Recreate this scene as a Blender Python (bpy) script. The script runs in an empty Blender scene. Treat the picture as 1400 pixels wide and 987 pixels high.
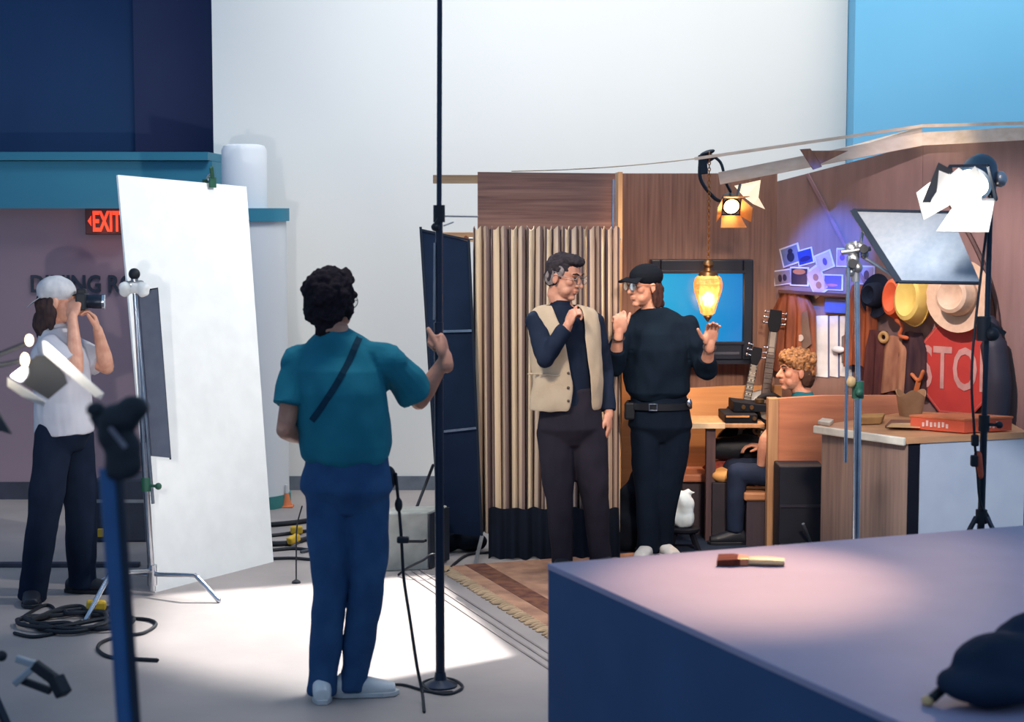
import bpy, bmesh, math, random
from mathutils import Vector, Matrix, noise
from mathutils.bvhtree import BVHTree
random.seed(4)
V = Vector
scn = bpy.context.scene
COL = scn.collection
UP = V((0, 0, 1))

# ---------------------------------------------------------------- camera
F = 2400.0
CAMH = 2.0
TH = math.atan(208.5 / F)
cam = bpy.data.cameras.new('camera')
cam.sensor_width = 36.0
cam.sensor_fit = 'HORIZONTAL'
cam.lens = 36.0 * F / 1400.0
cam.clip_end = 100
cam.dof.use_dof = True
cam.dof.focus_distance = 10.0
cam.dof.aperture_fstop = 3.8
camo = bpy.data.objects.new('camera', cam)
camo.location = (0, 0, CAMH)
camo.rotation_euler = (math.pi / 2 - TH, 0, 0)
COL.objects.link(camo)
scn.camera = camo


def ray(px, py):
    u = (px - 700) / F
    v = -(py - 493.5) / F
    return V((u, math.cos(TH) + v * math.sin(TH), -math.sin(TH) + v * math.cos(TH)))


def at(px, py, Y):
    d = ray(px, py)
    return V((0, 0, CAMH)) + d * (Y / d.y)


def onz(px, py, z=0.0):
    d = ray(px, py)
    return V((0, 0, CAMH)) + d * ((z - CAMH) / d.z)


# ---------------------------------------------------------------- world, lights, exposure
scn.view_settings.view_transform = 'Standard'
scn.view_settings.look = 'None'
scn.view_settings.gamma = 1.0
scn.view_settings.exposure = 0.22
scn.view_settings.use_curve_mapping = False
try:
    scn.cycles.use_denoising = True
    scn.cycles.max_bounces = 8
    scn.cycles.sample_clamp_indirect = 6.0
except Exception:
    pass
w = bpy.data.worlds.new('studio_air')
scn.world = w
w.use_nodes = True
w.node_tree.nodes['Background'].inputs[0].default_value = (0.36, 0.58, 0.92, 1)
w.node_tree.nodes['Background'].inputs[1].default_value = 0.54


def aim(o, target):
    o.rotation_euler = (V(target) - o.location).to_track_quat('-Z', 'Y').to_euler()


def area(name, loc, target, sx, sy, power, color, spread=180):
    l = bpy.data.lights.new(name, 'AREA')
    l.shape = 'RECTANGLE'
    l.size, l.size_y = sx, sy
    l.energy = power
    l.color = color
    l.spread = math.radians(spread)
    o = bpy.data.objects.new(name, l)
    o.location = loc
    COL.objects.link(o)
    aim(o, target)
    return o


def spot(name, loc, target, power, color, angle=40, blend=0.5, radius=0.05):
    l = bpy.data.lights.new(name, 'SPOT')
    l.energy = power
    l.color = color
    l.spot_size = math.radians(angle)
    l.spot_blend = blend
    l.shadow_soft_size = radius
    o = bpy.data.objects.new(name, l)
    o.location = loc
    COL.objects.link(o)
    aim(o, target)
    return o


def point(name, loc, power, color, radius=0.04):
    l = bpy.data.lights.new(name, 'POINT')
    l.energy = power
    l.color = color
    l.shadow_soft_size = radius
    o = bpy.data.objects.new(name, l)
    o.location = loc
    COL.objects.link(o)
    return o


WHITE = (1.0, 0.97, 0.92)
WARM = (1.0, 0.62, 0.30)
COOL = (0.78, 0.88, 1.0)
# hard key from high above the set, shining down on the bounce board and a pool on the floor
KEY = V((0.9, 10.9, 4.6))
spot('key_light_board', (1.4, 8.6, 4.4), (-1.75, 9.55, 1.05), 420, (1.0, 0.98, 0.94), 36, 0.35, 0.05)


def gobo_spot(name, loc, quad, power, color, soft):
    """a spot whose shutters cut the beam to a sharp-edged pool on the floor"""
    loc = V(loc)
    K = len(quad)
    cen = sum((V(q) for q in quad), V()) / K
    o = spot(name, loc, cen, power, color, 50, 0.1, 0.02)
    rot = o.rotation_euler.to_matrix()
    l = o.data
    l.use_nodes = True
    nt = l.node_tree
    em = nt.nodes['Emission']
    tc = nt.nodes.new('ShaderNodeTexCoord')
    sep = nt.nodes.new('ShaderNodeSeparateXYZ')
    nt.links.new(tc.outputs['Normal'], sep.inputs[0])

    def m(op, a, b=None):
        n = nt.nodes.new('ShaderNodeMath')
        n.operation = op
        for i, x in enumerate((a, b)):
            if x is None:
                continue
            if isinstance(x, (int, float)):
                n.inputs[i].default_value = x
            else:
                nt.links.new(x, n.inputs[i])
        return n.outputs[0]
    az = m('ABSOLUTE', sep.outputs[2])
    X = m('DIVIDE', sep.outputs[0], az)
    Yc = m('DIVIDE', sep.outputs[1], az)
    pts = []
    for q in quad:
        d = rot.transposed() @ (V(q) - loc)
        pts.append((d.x / abs(d.z), d.y / abs(d.z)))
    cx = sum(p[0] for p in pts) / K
    cy = sum(p[1] for p in pts) / K
    val = None
    for i in range(K):
        (x0, y0), (x1, y1) = pts[i], pts[(i + 1) % K]
        nx, ny = -(y1 - y0), x1 - x0
        L = math.hypot(nx, ny)
        nx, ny = nx / L, ny / L
        if nx * (cx - x0) + ny * (cy - y0) < 0:
            nx, ny = -nx, -ny
        dist = m('ADD', m('ADD', m('MULTIPLY', X, nx), m('MULTIPLY', Yc, ny)), -(nx * x0 + ny * y0))
        mr = nt.nodes.new('ShaderNodeMapRange')
        mr.interpolation_type = 'SMOOTHSTEP'
        mr.inputs[1].default_value = -soft[i]
        mr.inputs[2].default_value = soft[i]
        nt.links.new(dist, mr.inputs[0])
        val = mr.outputs[0] if val is None else m('MULTIPLY', val, mr.outputs[0])
    nt.links.new(val, em.inputs['Strength'])
    return o


gobo_spot('key_light_floor', KEY,
          [onz(700, 897), onz(420, 950), onz(160, 890), onz(215, 814), onz(592, 786)],
          3700, (1.0, 0.99, 0.96), [0.006, 0.030, 0.035, 0.012, 0.008])
# area washes added to brighten the big white wall
area('wall_wash', (3.3, 10.3, 6.2), (3.0, 12.4, 2.4), 6.0, 0.8, 94, (1.0, 0.97, 0.90), 105)
area('wall_wash_cool', (-0.7, 10.6, 5.2), (-1.0, 12.4, 2.2), 1.6, 0.5, 9, (0.88, 0.93, 1.0), 150)
area('wall_wash_floor', (-0.4, 9.6, 6.0), (-0.5, 12.4, 1.2), 2.4, 0.6, 30, (0.95, 0.97, 1.0), 80)
# soft overhead fill added to brighten the floor
area('floor_fill', (0.0, 7.6, 5.2), (-0.1, 8.0, 0), 2, 1.6, 15, (1.0, 0.96, 0.92), 40)
spot('counter_fill', (0.6, 5.2, 3.4), (2.35, 9.2, 0.55), 760, (0.92, 0.95, 1.0), 14, 0.6, 0.2)  # cool fill spot added for the pale counter front
# light in the set
spot('set_key_warm', (0.7, 8.4, 3.9), (1.3, 10.9, 0.75), 330, (1.0, 0.66, 0.40), 30, 0.6, 0.1)
spot('set_fill_front', (1.5, 5.4, 3.6), (1.25, 10.4, 0.8), 980, (1.0, 0.80, 0.64), 27, 0.8, 0.3)
spot('curtain_fill', (-1.0, 6.8, 3.7), (0.15, 10.0, 1.15), 470, (1.0, 0.88, 0.74), 30, 0.8, 0.25)
spot('blue_gel_wash', (0.9, 8.0, 3.4), at(1126, 332, 10.7), 1900, (0.05, 0.18, 1.0), 11, 0.6, 0.05)
spot('mauve_wash', (1.0, 7.8, 3.4), (2.75, 10.1, 1.45), 470, (1.0, 0.80, 0.80), 28, 0.9, 0.05)

spot('box_warm', (1.3, 7.7, 3.6), onz(1025, 792, .857), 900, (1.0, .60, .40), 18.5, 1.0, .06)  # added unseen spot that makes the warm pool on the box top
spot('mauve_upper', (1.2, 8.0, 3.3), at(1240, 250, 10.35), 190, (1.0, .84, .88), 17, 1.0, .05)  # small spot added to tint the upper mauve wall
# ---------------------------------------------------------------- materials


def lin(c):
    r = []
    for x in c:
        x = x / 255.0
        r.append(x / 12.92 if x <= 0.04045 else ((x + 0.055) / 1.055) ** 2.4)
    return (r[0], r[1], r[2], 1.0)


MATS = {}


def mat(name, c, rough=0.6, metal=0.0, c2=None, scale=(8, 8, 8), emit=None, strength=0, bump=0.0, bscale=60, spec=0.4,
        detail=4, trans=0.0, ramp=(0.35, 0.65)):
    if name in MATS:
        return MATS[name]
    m = bpy.data.materials.new(name)
    m.use_nodes = True
    nt = m.node_tree
    b = nt.nodes['Principled BSDF']
    b.inputs['Base Color'].default_value = lin(c)
    b.inputs['Roughness'].default_value = rough
    b.inputs['Metallic'].default_value = metal
    b.inputs['Specular IOR Level'].default_value = spec if rough < 0.79 else 0.1
    if trans:
        b.inputs['Transmission Weight'].default_value = trans
    tc = nt.nodes.new('ShaderNodeTexCoord')
    if c2 is None:
        c2 = tuple(x * 0.86 for x in c)
    mp = nt.nodes.new('ShaderNodeMapping')
    mp.inputs['Scale'].default_value = scale
    nt.links.new(tc.outputs['Object'], mp.inputs[0])
    nz = nt.nodes.new('ShaderNodeTexNoise')
    nz.inputs['Scale'].default_value = 1.0
    nz.inputs['Detail'].default_value = detail
    nt.links.new(mp.outputs[0], nz.inputs[0])
    cr = nt.nodes.new('ShaderNodeValToRGB')
    cr.color_ramp.elements[0].position = ramp[0]
    cr.color_ramp.elements[0].color = lin(c2)
    cr.color_ramp.elements[1].position = ramp[1]
    cr.color_ramp.elements[1].color = lin(c)
    nt.links.new(nz.outputs[0], cr.inputs[0])
    nt.links.new(cr.outputs[0], b.inputs['Base Color'])
    if emit:
        b.inputs['Emission Color'].default_value = lin(emit)
        b.inputs['Emission Strength'].default_value = strength
    if bump:
        n2 = nt.nodes.new('ShaderNodeTexNoise')
        n2.inputs['Scale'].default_value = bscale
        nt.links.new(tc.outputs['Object'], n2.inputs[0])
        bp = nt.nodes.new('ShaderNodeBump')
        bp.inputs['Strength'].default_value = bump
        bp.inputs['Distance'].default_value = 0.01
        nt.links.new(n2.outputs[0], bp.inputs['Height'])
        nt.links.new(bp.outputs[0], b.inputs['Normal'])
    MATS[name] = m
    return m


def wood(name, c, c2, axis='z', freq=70, rough=0.5, stretch=2.2):
    s = {'x': (stretch, freq, freq), 'z': (freq, freq, stretch), 'y': (freq, stretch, freq)}[axis]
    return mat(name, c, rough, c2=c2, scale=s, detail=6, bump=0.05, bscale=40, ramp=(0.3, 0.7))


M_BLACKMET = mat('black_metal', (24, 36, 52), 0.4, 0.3)
M_BLACKMATTE = mat('black_cloth', (20, 26, 38), 0.9, bump=0.2, bscale=200)
M_CHROME = mat('chrome', (205, 210, 218), 0.22, 1.0)
M_ALU = mat('brushed_aluminium', (170, 172, 176), 0.35, 0.9)
M_RUBBER = mat('black_rubber', (18, 24, 34), 0.6)
M_SKIN = mat('skin', (214, 158, 132), 0.5, c2=(196, 136, 112), scale=(20, 20, 20), bump=0.05, bscale=120)
M_SKIN_TAN = mat('skin_tan', (196, 138, 112), 0.5, c2=(178, 118, 94), scale=(20, 20, 20), bump=0.05, bscale=120)
M_EYE = mat('eye', (40, 30, 26), 0.2)
M_YELLOW = mat('yellow_plastic', (225, 180, 50), 0.5)
M_GREEN = mat('green_plastic', (40, 90, 70), 0.5)
M_LENSGLASS = mat('spectacle_lens', (250, 250, 250), 0.02, trans=1.0, spec=0.9, c2=(248, 248, 248))
M_SPECFRAME = mat('spectacle_frame', (165, 155, 150), 0.3, 0.8)
M_CLEARWOOD = wood('raw_lumber', (214, 178, 138), (180, 138, 100), 'x', 30, 0.6)
M_WHITEPAINT = mat('white_board', (240, 240, 236), 0.6, c2=(234, 234, 230))

# ---------------------------------------------------------------- mesh helpers


class MB:
    def __init__(self):
        self.bm = bmesh.new()

    def _link(self, r0, r1):
        n = len(r0)
        for i in range(n):
            j = (i + 1) % n
            try:
                self.bm.faces.new((r0[i], r0[j], r1[j], r1[i]))
            except ValueError:
                pass

    def rings(self, rings, cap=True, closed=False):
        vr = [[self.bm.verts.new(p) for p in r] for r in rings]
        for a, b in zip(vr[:-1], vr[1:]):
            self._link(a, b)
        if closed:
            self._link(vr[-1], vr[0])
        elif cap:
            self.bm.faces.new(list(reversed(vr[0])))
            self.bm.faces.new(vr[-1])
        return self

    def loft(self, secs, n=24, pw=2.0):
        """secs: (centre, half width, half depth, xvec, yvec)"""
        R = []
        for (c, a, b, xv, yv) in secs:
            r = []
            for i in range(n):
                t = 2 * math.pi * i / n
                ct, st = math.cos(t), math.sin(t)
                ct = math.copysign(abs(ct) ** (2 / pw), ct)
                st = math.copysign(abs(st) ** (2 / pw), st)
                r.append(c + xv * (a * ct) + yv * (b * st))
            R.append(r)
        return self.rings(R)

    def tube(self, pts, rad, n=12, round_end=True, squash=None):
        pts = [V(p) for p in pts]
        if not hasattr(rad, '__len__'):
            rad = [rad] * len(pts)
        P, Rr = list(pts), list(rad)
        if round_end:
            d0 = (pts[0] - pts[1]).normalized()
            d1 = (pts[-1] - pts[-2]).normalized()
            P = [pts[0] + d0 * rad[0] * 0.95, pts[0] + d0 * rad[0] * 0.6] + P + [pts[-1] + d1 * rad[-1] * 0.6, pts[-1] + d1 * rad[-1] * 0.95]
            Rr = [rad[0] * 0.3, rad[0] * 0.8] + Rr + [rad[-1] * 0.8, rad[-1] * 0.3]
        u = None
        R = []
        for i, p in enumerate(P):
            if i == 0:
                d = P[1] - P[0]
            elif i == len(P) - 1:
                d = P[-1] - P[-2]
            else:
                d = (P[i + 1] - P[i]).normalized() + (P[i] - P[i - 1]).normalized()
            if d.length < 1e-9:
                d = V((0, 0, 1))
            d.normalize()
            if u is None:
                ref = UP if abs(d.z) < 0.9 else V((0, 1, 0))
                u = ref.cross(d).normalized()
            else:
                u = (u - d * u.dot(d))
                if u.length < 1e-6:
                    u = UP.cross(d)
                u.normalize()
            v = d.cross(u)
            R.append([p + (u * math.cos(2 * math.pi * k / n) + v * math.sin(2 * math.pi * k / n)) * Rr[i] for k in range(n)])
        return self.rings(R)

    def cyl(self, a, b, r0, r1=None, n=16):
        return self.tube([a, b], [r0, r0 if r1 is None else r1], n, False)

    def ell(self, c, r, M=None, nu=16, nv=10):
        c = V(c)
        M = M or Matrix.Identity(3)
        R = []
        for j in range(nv + 1):
            ph = -math.pi / 2 + math.pi * (j + 0.001) / (nv + 0.002)
            R.append([c + M @ V((r[0] * math.cos(ph) * math.cos(2 * math.pi * i / nu),
                                 r[1] * math.cos(ph) * math.sin(2 * math.pi * i / nu),
                                 r[2] * math.sin(ph))) for i in range(nu)])
        return self.rings(R)

    def box(self, c, s, M=None):
        c = V(c)
        M = M or Matrix.Identity(3)
        x, y, z = s[0] / 2, s[1] / 2, s[2] / 2
        lo = [c + M @ V(p) for p in ((-x, -y, -z), (x, -y, -z), (x, y, -z), (-x, y, -z))]
        hi = [c + M @ V(p) for p in ((-x, -y, z), (x, -y, z), (x, y, z), (-x, y, z))]
        return self.rings([lo, hi])

    def bx(self, x0, x1, y0, y1, z0, z1):
        return self.box(((x0 + x1) / 2, (y0 + y1) / 2, (z0 + z1) / 2), (abs(x1 - x0), abs(y1 - y0), abs(z1 - z0)))

    def bar(self, a, b, wdt, thk, side=None):
        """rectangular bar from a to b; wdt along side, thk across"""
        a, b = V(a), V(b)
        d = (b - a).normalized()
        s = V(side) if side is not None else (UP.cross(d) if abs(d.z) < 0.95 else V((1, 0, 0)))
        s = (s - d * s.dot(d)).normalized()
        t = d.cross(s)
        M = Matrix((s, t, d)).transposed()
        return self.box((a + b) / 2, (wdt, thk, (b - a).length), M)

    def prism(self, poly, vec):
        poly = [V(p) for p in poly]
        vec = V(vec)
        return self.rings([poly, [p + vec for p in poly]])

    def lathe(self, prof, base, axis=(0, 0, 1), n=24, ref=None):
        """prof: (radius, height) pairs"""
        axis = V(axis).normalized()
        base = V(base)
        rf = V(ref) if ref is not None else (V((1, 0, 0)) if abs(axis.x) < 0.9 else V((0, 1, 0)))
        u = (rf - axis * rf.dot(axis)).normalized()
        v = axis.cross(u)
        R = [[base + axis * h + (u * math.cos(2 * math.pi * k / n) + v * math.sin(2 * math.pi * k / n)) * max(r, 1e-4)
              for k in range(n)] for r, h in prof]
        return self.rings(R)

    def torus(self, c, R, r, axis=(0, 0, 1), n=28, m=10, sx=1.0, ref=None):
        axis = V(axis).normalized()
        c = V(c)
        rf = V(ref) if ref is not None else (V((1, 0, 0)) if abs(axis.x) < 0.9 else V((0, 1, 0)))
        u = (rf - axis * rf.dot(axis)).normalized()
        v = axis.cross(u)
        RR = []
        for i in range(n):
            t = 2 * math.pi * i / n
            dirv = u * math.cos(t) * sx + v * math.sin(t)
            dn = dirv.normalized()
            RR.append([c + dirv * R + (dn * math.cos(2 * math.pi * k / m) + axis * math.sin(2 * math.pi * k / m)) * r for k in range(m)])
        return self.rings(RR, cap=False, closed=True)

    def grid(self, fn, nu, nv):
        g = [[self.bm.verts.new(fn(i / nu, j / nv)) for i in range(nu + 1)] for j in range(nv + 1)]
        uvl = self.bm.loops.layers.uv.verify()
        for j in range(nv):
            for i in range(nu):
                f = self.bm.faces.new((g[j][i], g[j][i + 1], g[j + 1][i + 1], g[j + 1][i]))
                for lp, (a, b) in zip(f.loops, ((i, j), (i + 1, j), (i + 1, j + 1), (i, j + 1))):
                    lp[uvl].uv = (a / nu, b / nv)
        return self


def tag(o, label=None, cat=None, group=None, kind=None):
    if label:
        o['label'] = label
    if cat:
        o['category'] = cat
    if group:
        o['group'] = group
    if kind:
        o['kind'] = kind
    return o


def thing(name, label, cat, loc, group=None):
    o = bpy.data.objects.new(name, None)
    o.empty_display_size = 0.05
    o.location = V(loc)
    COL.objects.link(o)
    return tag(o, label, cat, group)


BASE = {}


def wloc(o):
    p = V((0, 0, 0))
    while o is not None:
        p = p + o.location
        o = o.parent
    return p


def obj(name, mb, m, parent=None, smooth=None, bevel=0.0, voxel=0.0, iters=0, disp=None, solid=0.0, subdiv=0, label=None):
    """mesh in world coordinates -> ONE linked object whose origin sits at its parent's, or at its own foot"""
    bm = mb.bm
    bmesh.ops.recalc_face_normals(bm, faces=bm.faces)
    me = bpy.data.meshes.new(name)
    bm.to_mesh(me)
    bm.free()
    xs = [v.co for v in me.vertices]
    if parent is not None:
        org = wloc(parent)
    else:
        org = V(((min(p.x for p in xs) + max(p.x for p in xs)) / 2, (min(p.y for p in xs) + max(p.y for p in xs)) / 2, min(p.z for p in xs)))
    me.transform(Matrix.Translation(-org))
    o = bpy.data.objects.new(name, me)
    COL.objects.link(o)
    if parent is not None:
        o.parent = parent
    else:
        o.location = org
    need = False
    if voxel:
        r = o.modifiers.new('r', 'REMESH')
        r.mode = 'VOXEL'
        r.voxel_size = voxel
        need = True
    if iters:
        s = o.modifiers.new('s', 'SMOOTH')
        s.factor = 0.5
        s.iterations = iters
        need = True
    if solid:
        s = o.modifiers.new('t', 'SOLIDIFY')
        s.thickness = solid
        s.offset = 0
        need = True
    if bevel:
        b = o.modifiers.new('b', 'BEVEL')
        b.width = bevel
        b.segments = 2
        b.limit_method = 'ANGLE'
        need = True
    if subdiv:
        s = o.modifiers.new('d', 'SUBSURF')
        s.levels = s.render_levels = subdiv
        need = True
    if need:
        dg = bpy.context.evaluated_depsgraph_get()
        m2 = bpy.data.meshes.new_from_object(o.evaluated_get(dg))
        o.modifiers.clear()
        o.data = m2
        bpy.data.meshes.remove(me)
        m2.name = name
        me = m2
    if disp:
        nr = [v.normal.copy() for v in me.vertices]
        for v, n in zip(me.vertices, nr):
            v.co = v.co + n * disp(v.co + org, n)
        me.update()
    me.materials.clear()
    me.materials.append(m)
    if smooth is None:
        smooth = bool(voxel)
    if smooth:
        for p in me.polygons:
            p.use_smooth = True
        if not voxel:
            try:
                me.set_sharp_from_angle(angle=math.radians(40))
            except Exception:
                pass
    if label:
        o['label'] = label
    return o


def struct(name, mb, m, parent=None, **k):
    o = obj(name, mb, m, parent, **k)
    if parent is None:
        o['kind'] = 'structure'
    return o


def text_mb(s, size, origin, xv, yv, depth=0.004, sx=1.0, font_bold=0.0, align='CENTER', spacing=1.0):
    """solid letters: baseline at origin, xv to the right, yv up"""
    cu = bpy.data.curves.new('lettering', 'FONT')
    cu.body = s
    cu.size = size
    cu.align_x = align
    cu.extrude = depth / 2
    cu.offset = font_bold
    cu.space_character = spacing
    cu.resolution_u = 3
    o = bpy.data.objects.new('lettering', cu)
    COL.objects.link(o)
    dg = bpy.context.evaluated_depsgraph_get()
    me = bpy.data.meshes.new_from_object(o.evaluated_get(dg))
    COL.objects.unlink(o)
    bpy.data.objects.remove(o)
    mb = MB()
    mb.bm.from_mesh(me)
    bpy.data.meshes.remove(me)
    xv, yv = V(xv).normalized(), V(yv).normalized()
    zv = xv.cross(yv)
    M = Matrix((xv * sx, yv, zv)).transposed().to_4x4()
    M.translation = V(origin)
    mb.bm.transform(M)
    return mb


def frame3(x, zhint):
    x = V(x).normalized()
    z = V(zhint)
    z = (z - x * z.dot(x)).normalized()
    y = z.cross(x)
    return Matrix((x, y, z)).transposed()


def catenary(a, b, sag, n=14):
    a, b = V(a), V(b)
    return [a.lerp(b, i / n) - UP * (sag * 4 * (i / n) * (1 - i / n)) for i in range(n + 1)]


def smooth_path(pts, n=8, closed=False):
    """Catmull-Rom through pts"""
    pts = [V(p) for p in pts]
    out = []
    N = len(pts)
    for i in range(N - (0 if closed else 1)):
        if closed:
            p0, p1, p2, p3 = pts[(i - 1) % N], pts[i], pts[(i + 1) % N], pts[(i + 2) % N]
        else:
            p0, p1, p2, p3 = pts[max(i - 1, 0)], pts[i], pts[i + 1], pts[min(i + 2, N - 1)]
        for k in range(n):
            t = k / n
            out.append(0.5 * ((2 * p1) + (p2 - p0) * t + (2 * p0 - 5 * p1 + 4 * p2 - p3) * t * t + (3 * p1 - p0 - 3 * p2 + p3) * t ** 3))
    out.append(pts[0] if closed else pts[-1])
    return out

# ================================================================ the hall
M_FLOOR = mat('studio_floor', (158, 148, 144), 0.55, c2=(142, 134, 131), scale=(1.5, 1.5, 1.5), bump=0.05, bscale=30)
M_WHITEWALL = mat('white_wall', (228, 226, 220), 0.8, c2=(225, 223, 217), scale=(0.6, 0.6, 0.6), bump=0.03, bscale=80)
M_GREYWALL = mat('grey_wall', (152, 130, 138), 0.8, c2=(146, 124, 133), scale=(1, 1, 1))
M_TEAL = mat('teal_paint', (52, 128, 152), 0.6, c2=(46, 118, 142), scale=(0.8, 2, 2))
M_NAVY = mat('navy_wall', (52, 78, 112), 0.8, c2=(46, 68, 104), scale=(0.8, 0.8, 0.4))
M_BLUEWALL = mat('blue_wall', (118, 188, 222), 0.7, c2=(106, 178, 214), scale=(0.5, 0.5, 0.5))

YW = 12.4       # the white wall
YL = 12.0       # the dining room wall
xl = at(292, 200, YW).x
struct('floor', MB().bx(-7, 7, 1.0, 15, -0.1, 0.0), M_FLOOR)
xr = at(1158, 100, YW).x
struct('wall_back', MB().bx(xl, xr + 0.0, YW, YW + 0.2, 0, 6), M_WHITEWALL)
struct('wall_right', MB().bx(xr + 0.004, 6.5, YW - 0.25, YW + 0.2, 0, 6), M_BLUEWALL)
ztb, ztt = at(100, 285, YL - .15).z, at(100, 208, YL - .15).z
struct('wall_left', MB().bx(-7, xl - .02, YL, YL + .2, 0, ztb), M_GREYWALL)
struct('wall_upper', MB().bx(-7, xl - .01, YL + 1.5, YL + 1.7, ztb - .2, 6), M_NAVY)
xm = at(122, 100, YL).x
struct('wall_upper_panel', MB().bx(xm, xl - .03, YL + 1.42, YL + 1.497, ztb, 6), mat('plum_wall', (64, 70, 100), 0.85, c2=(58, 62, 92), scale=(.8, .8, .5)))
struct('trim_1', MB().bx(-7, xl + .08, YL - .15, YL + 1.4, ztb, ztt - .06), M_TEAL)
struct('trim_2', MB().bx(-7, xl + .06, YL - .19, YL + 1.4, ztt - .055, ztt), M_TEAL)
struct('baseboard_back', MB().bx(xl, xr, YW - .015, YW - .001, 0, .10), mat('grey_baseboard', (110, 118, 128), .7))
struct('baseboard_left', MB().bx(-7, xl - .03, YL - .015, YL - .001, 0, .12), mat('dark_baseboard', (60, 62, 76), .7))
# column of two widths with blue bands
cc = at(334, 300, 11.75)
zc1, zc2 = at(334, 292, 11.5).z, at(336, 196, 11.6).z
col = struct('column', MB().lathe([(.275, 0), (.275, zc1 - .05)], (cc.x, 11.78, 0), n=48), mat('column_paint', (218, 220, 222), .6, c2=(215, 217, 219), scale=(1, 1, 1)), smooth=True)
struct('column_shaft', MB().lathe([(.15, zc1 - .05), (.15, zc2 - .04), (.135, zc2 - .01), (.1, zc2)], (cc.x, 11.78, 0), n=40), MATS['column_paint'], col, smooth=True)
struct('column_band', MB().lathe([(.265, zc1 - .05), (.295, zc1 - .05), (.295, zc1 + .035), (.265, zc1 + .035)], (cc.x, 11.78, 0), n=48), M_TEAL, col, smooth=True)
struct('column_foot', MB().lathe([(.27, 0), (.285, .001), (.285, .085), (.27, .085)], (cc.x, 11.78, 0), n=48), mat('green_foot', (60, 130, 128), .6), col, smooth=True)

# lettering and exit sign on the dining room wall
capw = at(41, 399, YL)
capx = (at(143, 399, YL).x - capw.x)
hcap = at(41, 376, YL).z - capw.z
lt = obj('wall_lettering', text_mb('DINING ROOM', hcap / 0.70, (capw.x, YL - .008, capw.z), (1, 0, 0), (0, 0, 1), .012, sx=1.0, align='LEFT', font_bold=.003), mat('dark_letters', (52, 58, 72), .6))
wl = [v.co.x for v in lt.data.vertices]
# fit the word's width so that DINING spans the width seen
me = lt.data
mn = min(wl)
want = (at(215, 399, YL).x - at(41, 399, YL).x)
have = max(wl) - mn
s_ = (capx / have) * 1.83
for v in me.vertices:
    v.co.x = (v.co.x - mn) * s_ + mn
tag(lt, 'dark capital letters reading DINING ROOM on the grey wall', 'lettering')
ex0, ex1 = at(119, 302, YL - .1), at(168, 302, YL - .1)
exs = thing('exit_sign', 'glowing red EXIT sign hung on the grey wall under the teal beam', 'exit sign', ((ex0.x + ex1.x) / 2, YL - .1, ex0.z - .08))
exc = V(((ex0.x + ex1.x) / 2, YL - .05, ex0.z))
obj('housing', MB().box(exc, (ex1.x - ex0.x + .03, .09, .185)), mat('sign_housing', (70, 40, 42), .5), exs, bevel=.006)
exl = obj('letters', text_mb('EXIT', .19, (exc.x + .012, YL - .1, exc.z - .067), (1, 0, 0), (0, 0, 1), .01, sx=.5, font_bold=.005), mat('red_glow', (235, 70, 45), .5, emit=(255, 62, 34), strength=1.1), exs, label='red lit letters EXIT')
ax = ex0.x + .016
obj('arrow', MB().prism([(ax - .012, YL - .1, exc.z), (ax + .012, YL - .1, exc.z + .035), (ax + .012, YL - .1, exc.z - .035)], (0, .005, 0)), MATS['red_glow'], exs)
point('exit_sign_light', (exc.x, YL - .22, exc.z - .05), 0.5, (1, .25, .12), .06)
# the place the top-left of the hall shows: nothing but the dark upper wall

# ================================================================ bounce board and the stand beside it
b0, b1 = onz(212, 810), onz(374, 768)
t0, t1 = at(161, 239, b0.y + .50), at(337, 255, b1.y + .50)
nrm = (b1 - b0).cross(t0 - b0).normalized()
if nrm.y > 0:
    nrm = -nrm
bb = obj('bounce_board', MB().prism([b0, b1, t1, t0], -nrm * .012), M_WHITEPAINT)
tag(bb, 'tall white bounce board leaning on edge, brightly lit', 'reflector board')
# clamp on the board's top edge
cp = at(284, 250, t0.lerp(t1, .7).y) + V((0, -.005, 0))
tp = t0.lerp(t1, .70)
cl = thing('spring_clamp', 'small dark green spring clamp gripping the top of the white board', 'clamp', tp)
bd = (t1 - t0).normalized()
obj('jaw', MB().bar(tp + nrm * .02 - UP * .03, tp + nrm * .02 + UP * .03, .05, .014, bd).bar(tp - nrm * .03 - UP * .03, tp - nrm * .03 + UP * .03, .05, .014, bd), M_GREEN, cl, bevel=.003)
obj('handle', MB().bar(tp + nrm * .02 + UP * .02, tp + nrm * .06 + UP * .075 - bd * .05, .022, .012, bd).bar(tp - nrm * .03 + UP * .02, tp - nrm * .07 + UP * .06 + bd * .06, .022, .012, bd), M_GREEN, cl, bevel=.003)
obj('spring', MB().torus(tp + UP * .03, .02, .006, bd), M_CHROME, cl, smooth=True)
# C-stand with turtle base
cs0 = onz(208, 806)
cs0.z = 0
YC = cs0.y - .12
csb = V((at(208, 785, YC).x, YC, 0))
ctop = at(184, 392, YC - .05)
cst = thing('century_stand', 'chrome stand with bent feet in front of the white board', 'light stand', csb)
zj = at(208, 785, YC).z
obj('column', MB().cyl(csb + UP * .02, csb.lerp(ctop, .5), .0175).cyl(csb.lerp(ctop, .45), ctop, .0125), M_CHROME, cst, smooth=True)
obj('second_riser', MB().cyl(csb.lerp(ctop, .30) + V((.03, 0, 0)), ctop + V((.004, 0, 0)), .009), M_CHROME, cst, smooth=True)
for (ex, ey, kx, ky) in ((118, 850, 150, 785), (299, 824, 268, 787)):
    foot = onz(ex, ey)
    knee = at(kx, ky, (foot.y * .7 + YC * .3))
    base = csb + UP * (zj + (.02 if ex < 200 else .0))
    obj('foot', MB().tube(smooth_path([base, base.lerp(knee, .92), knee + (foot - knee) * .08, foot + UP * .012], 5), .0125), M_CHROME, cst, smooth=True)
bk = csb + V((-.34, .22, .012))
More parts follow.
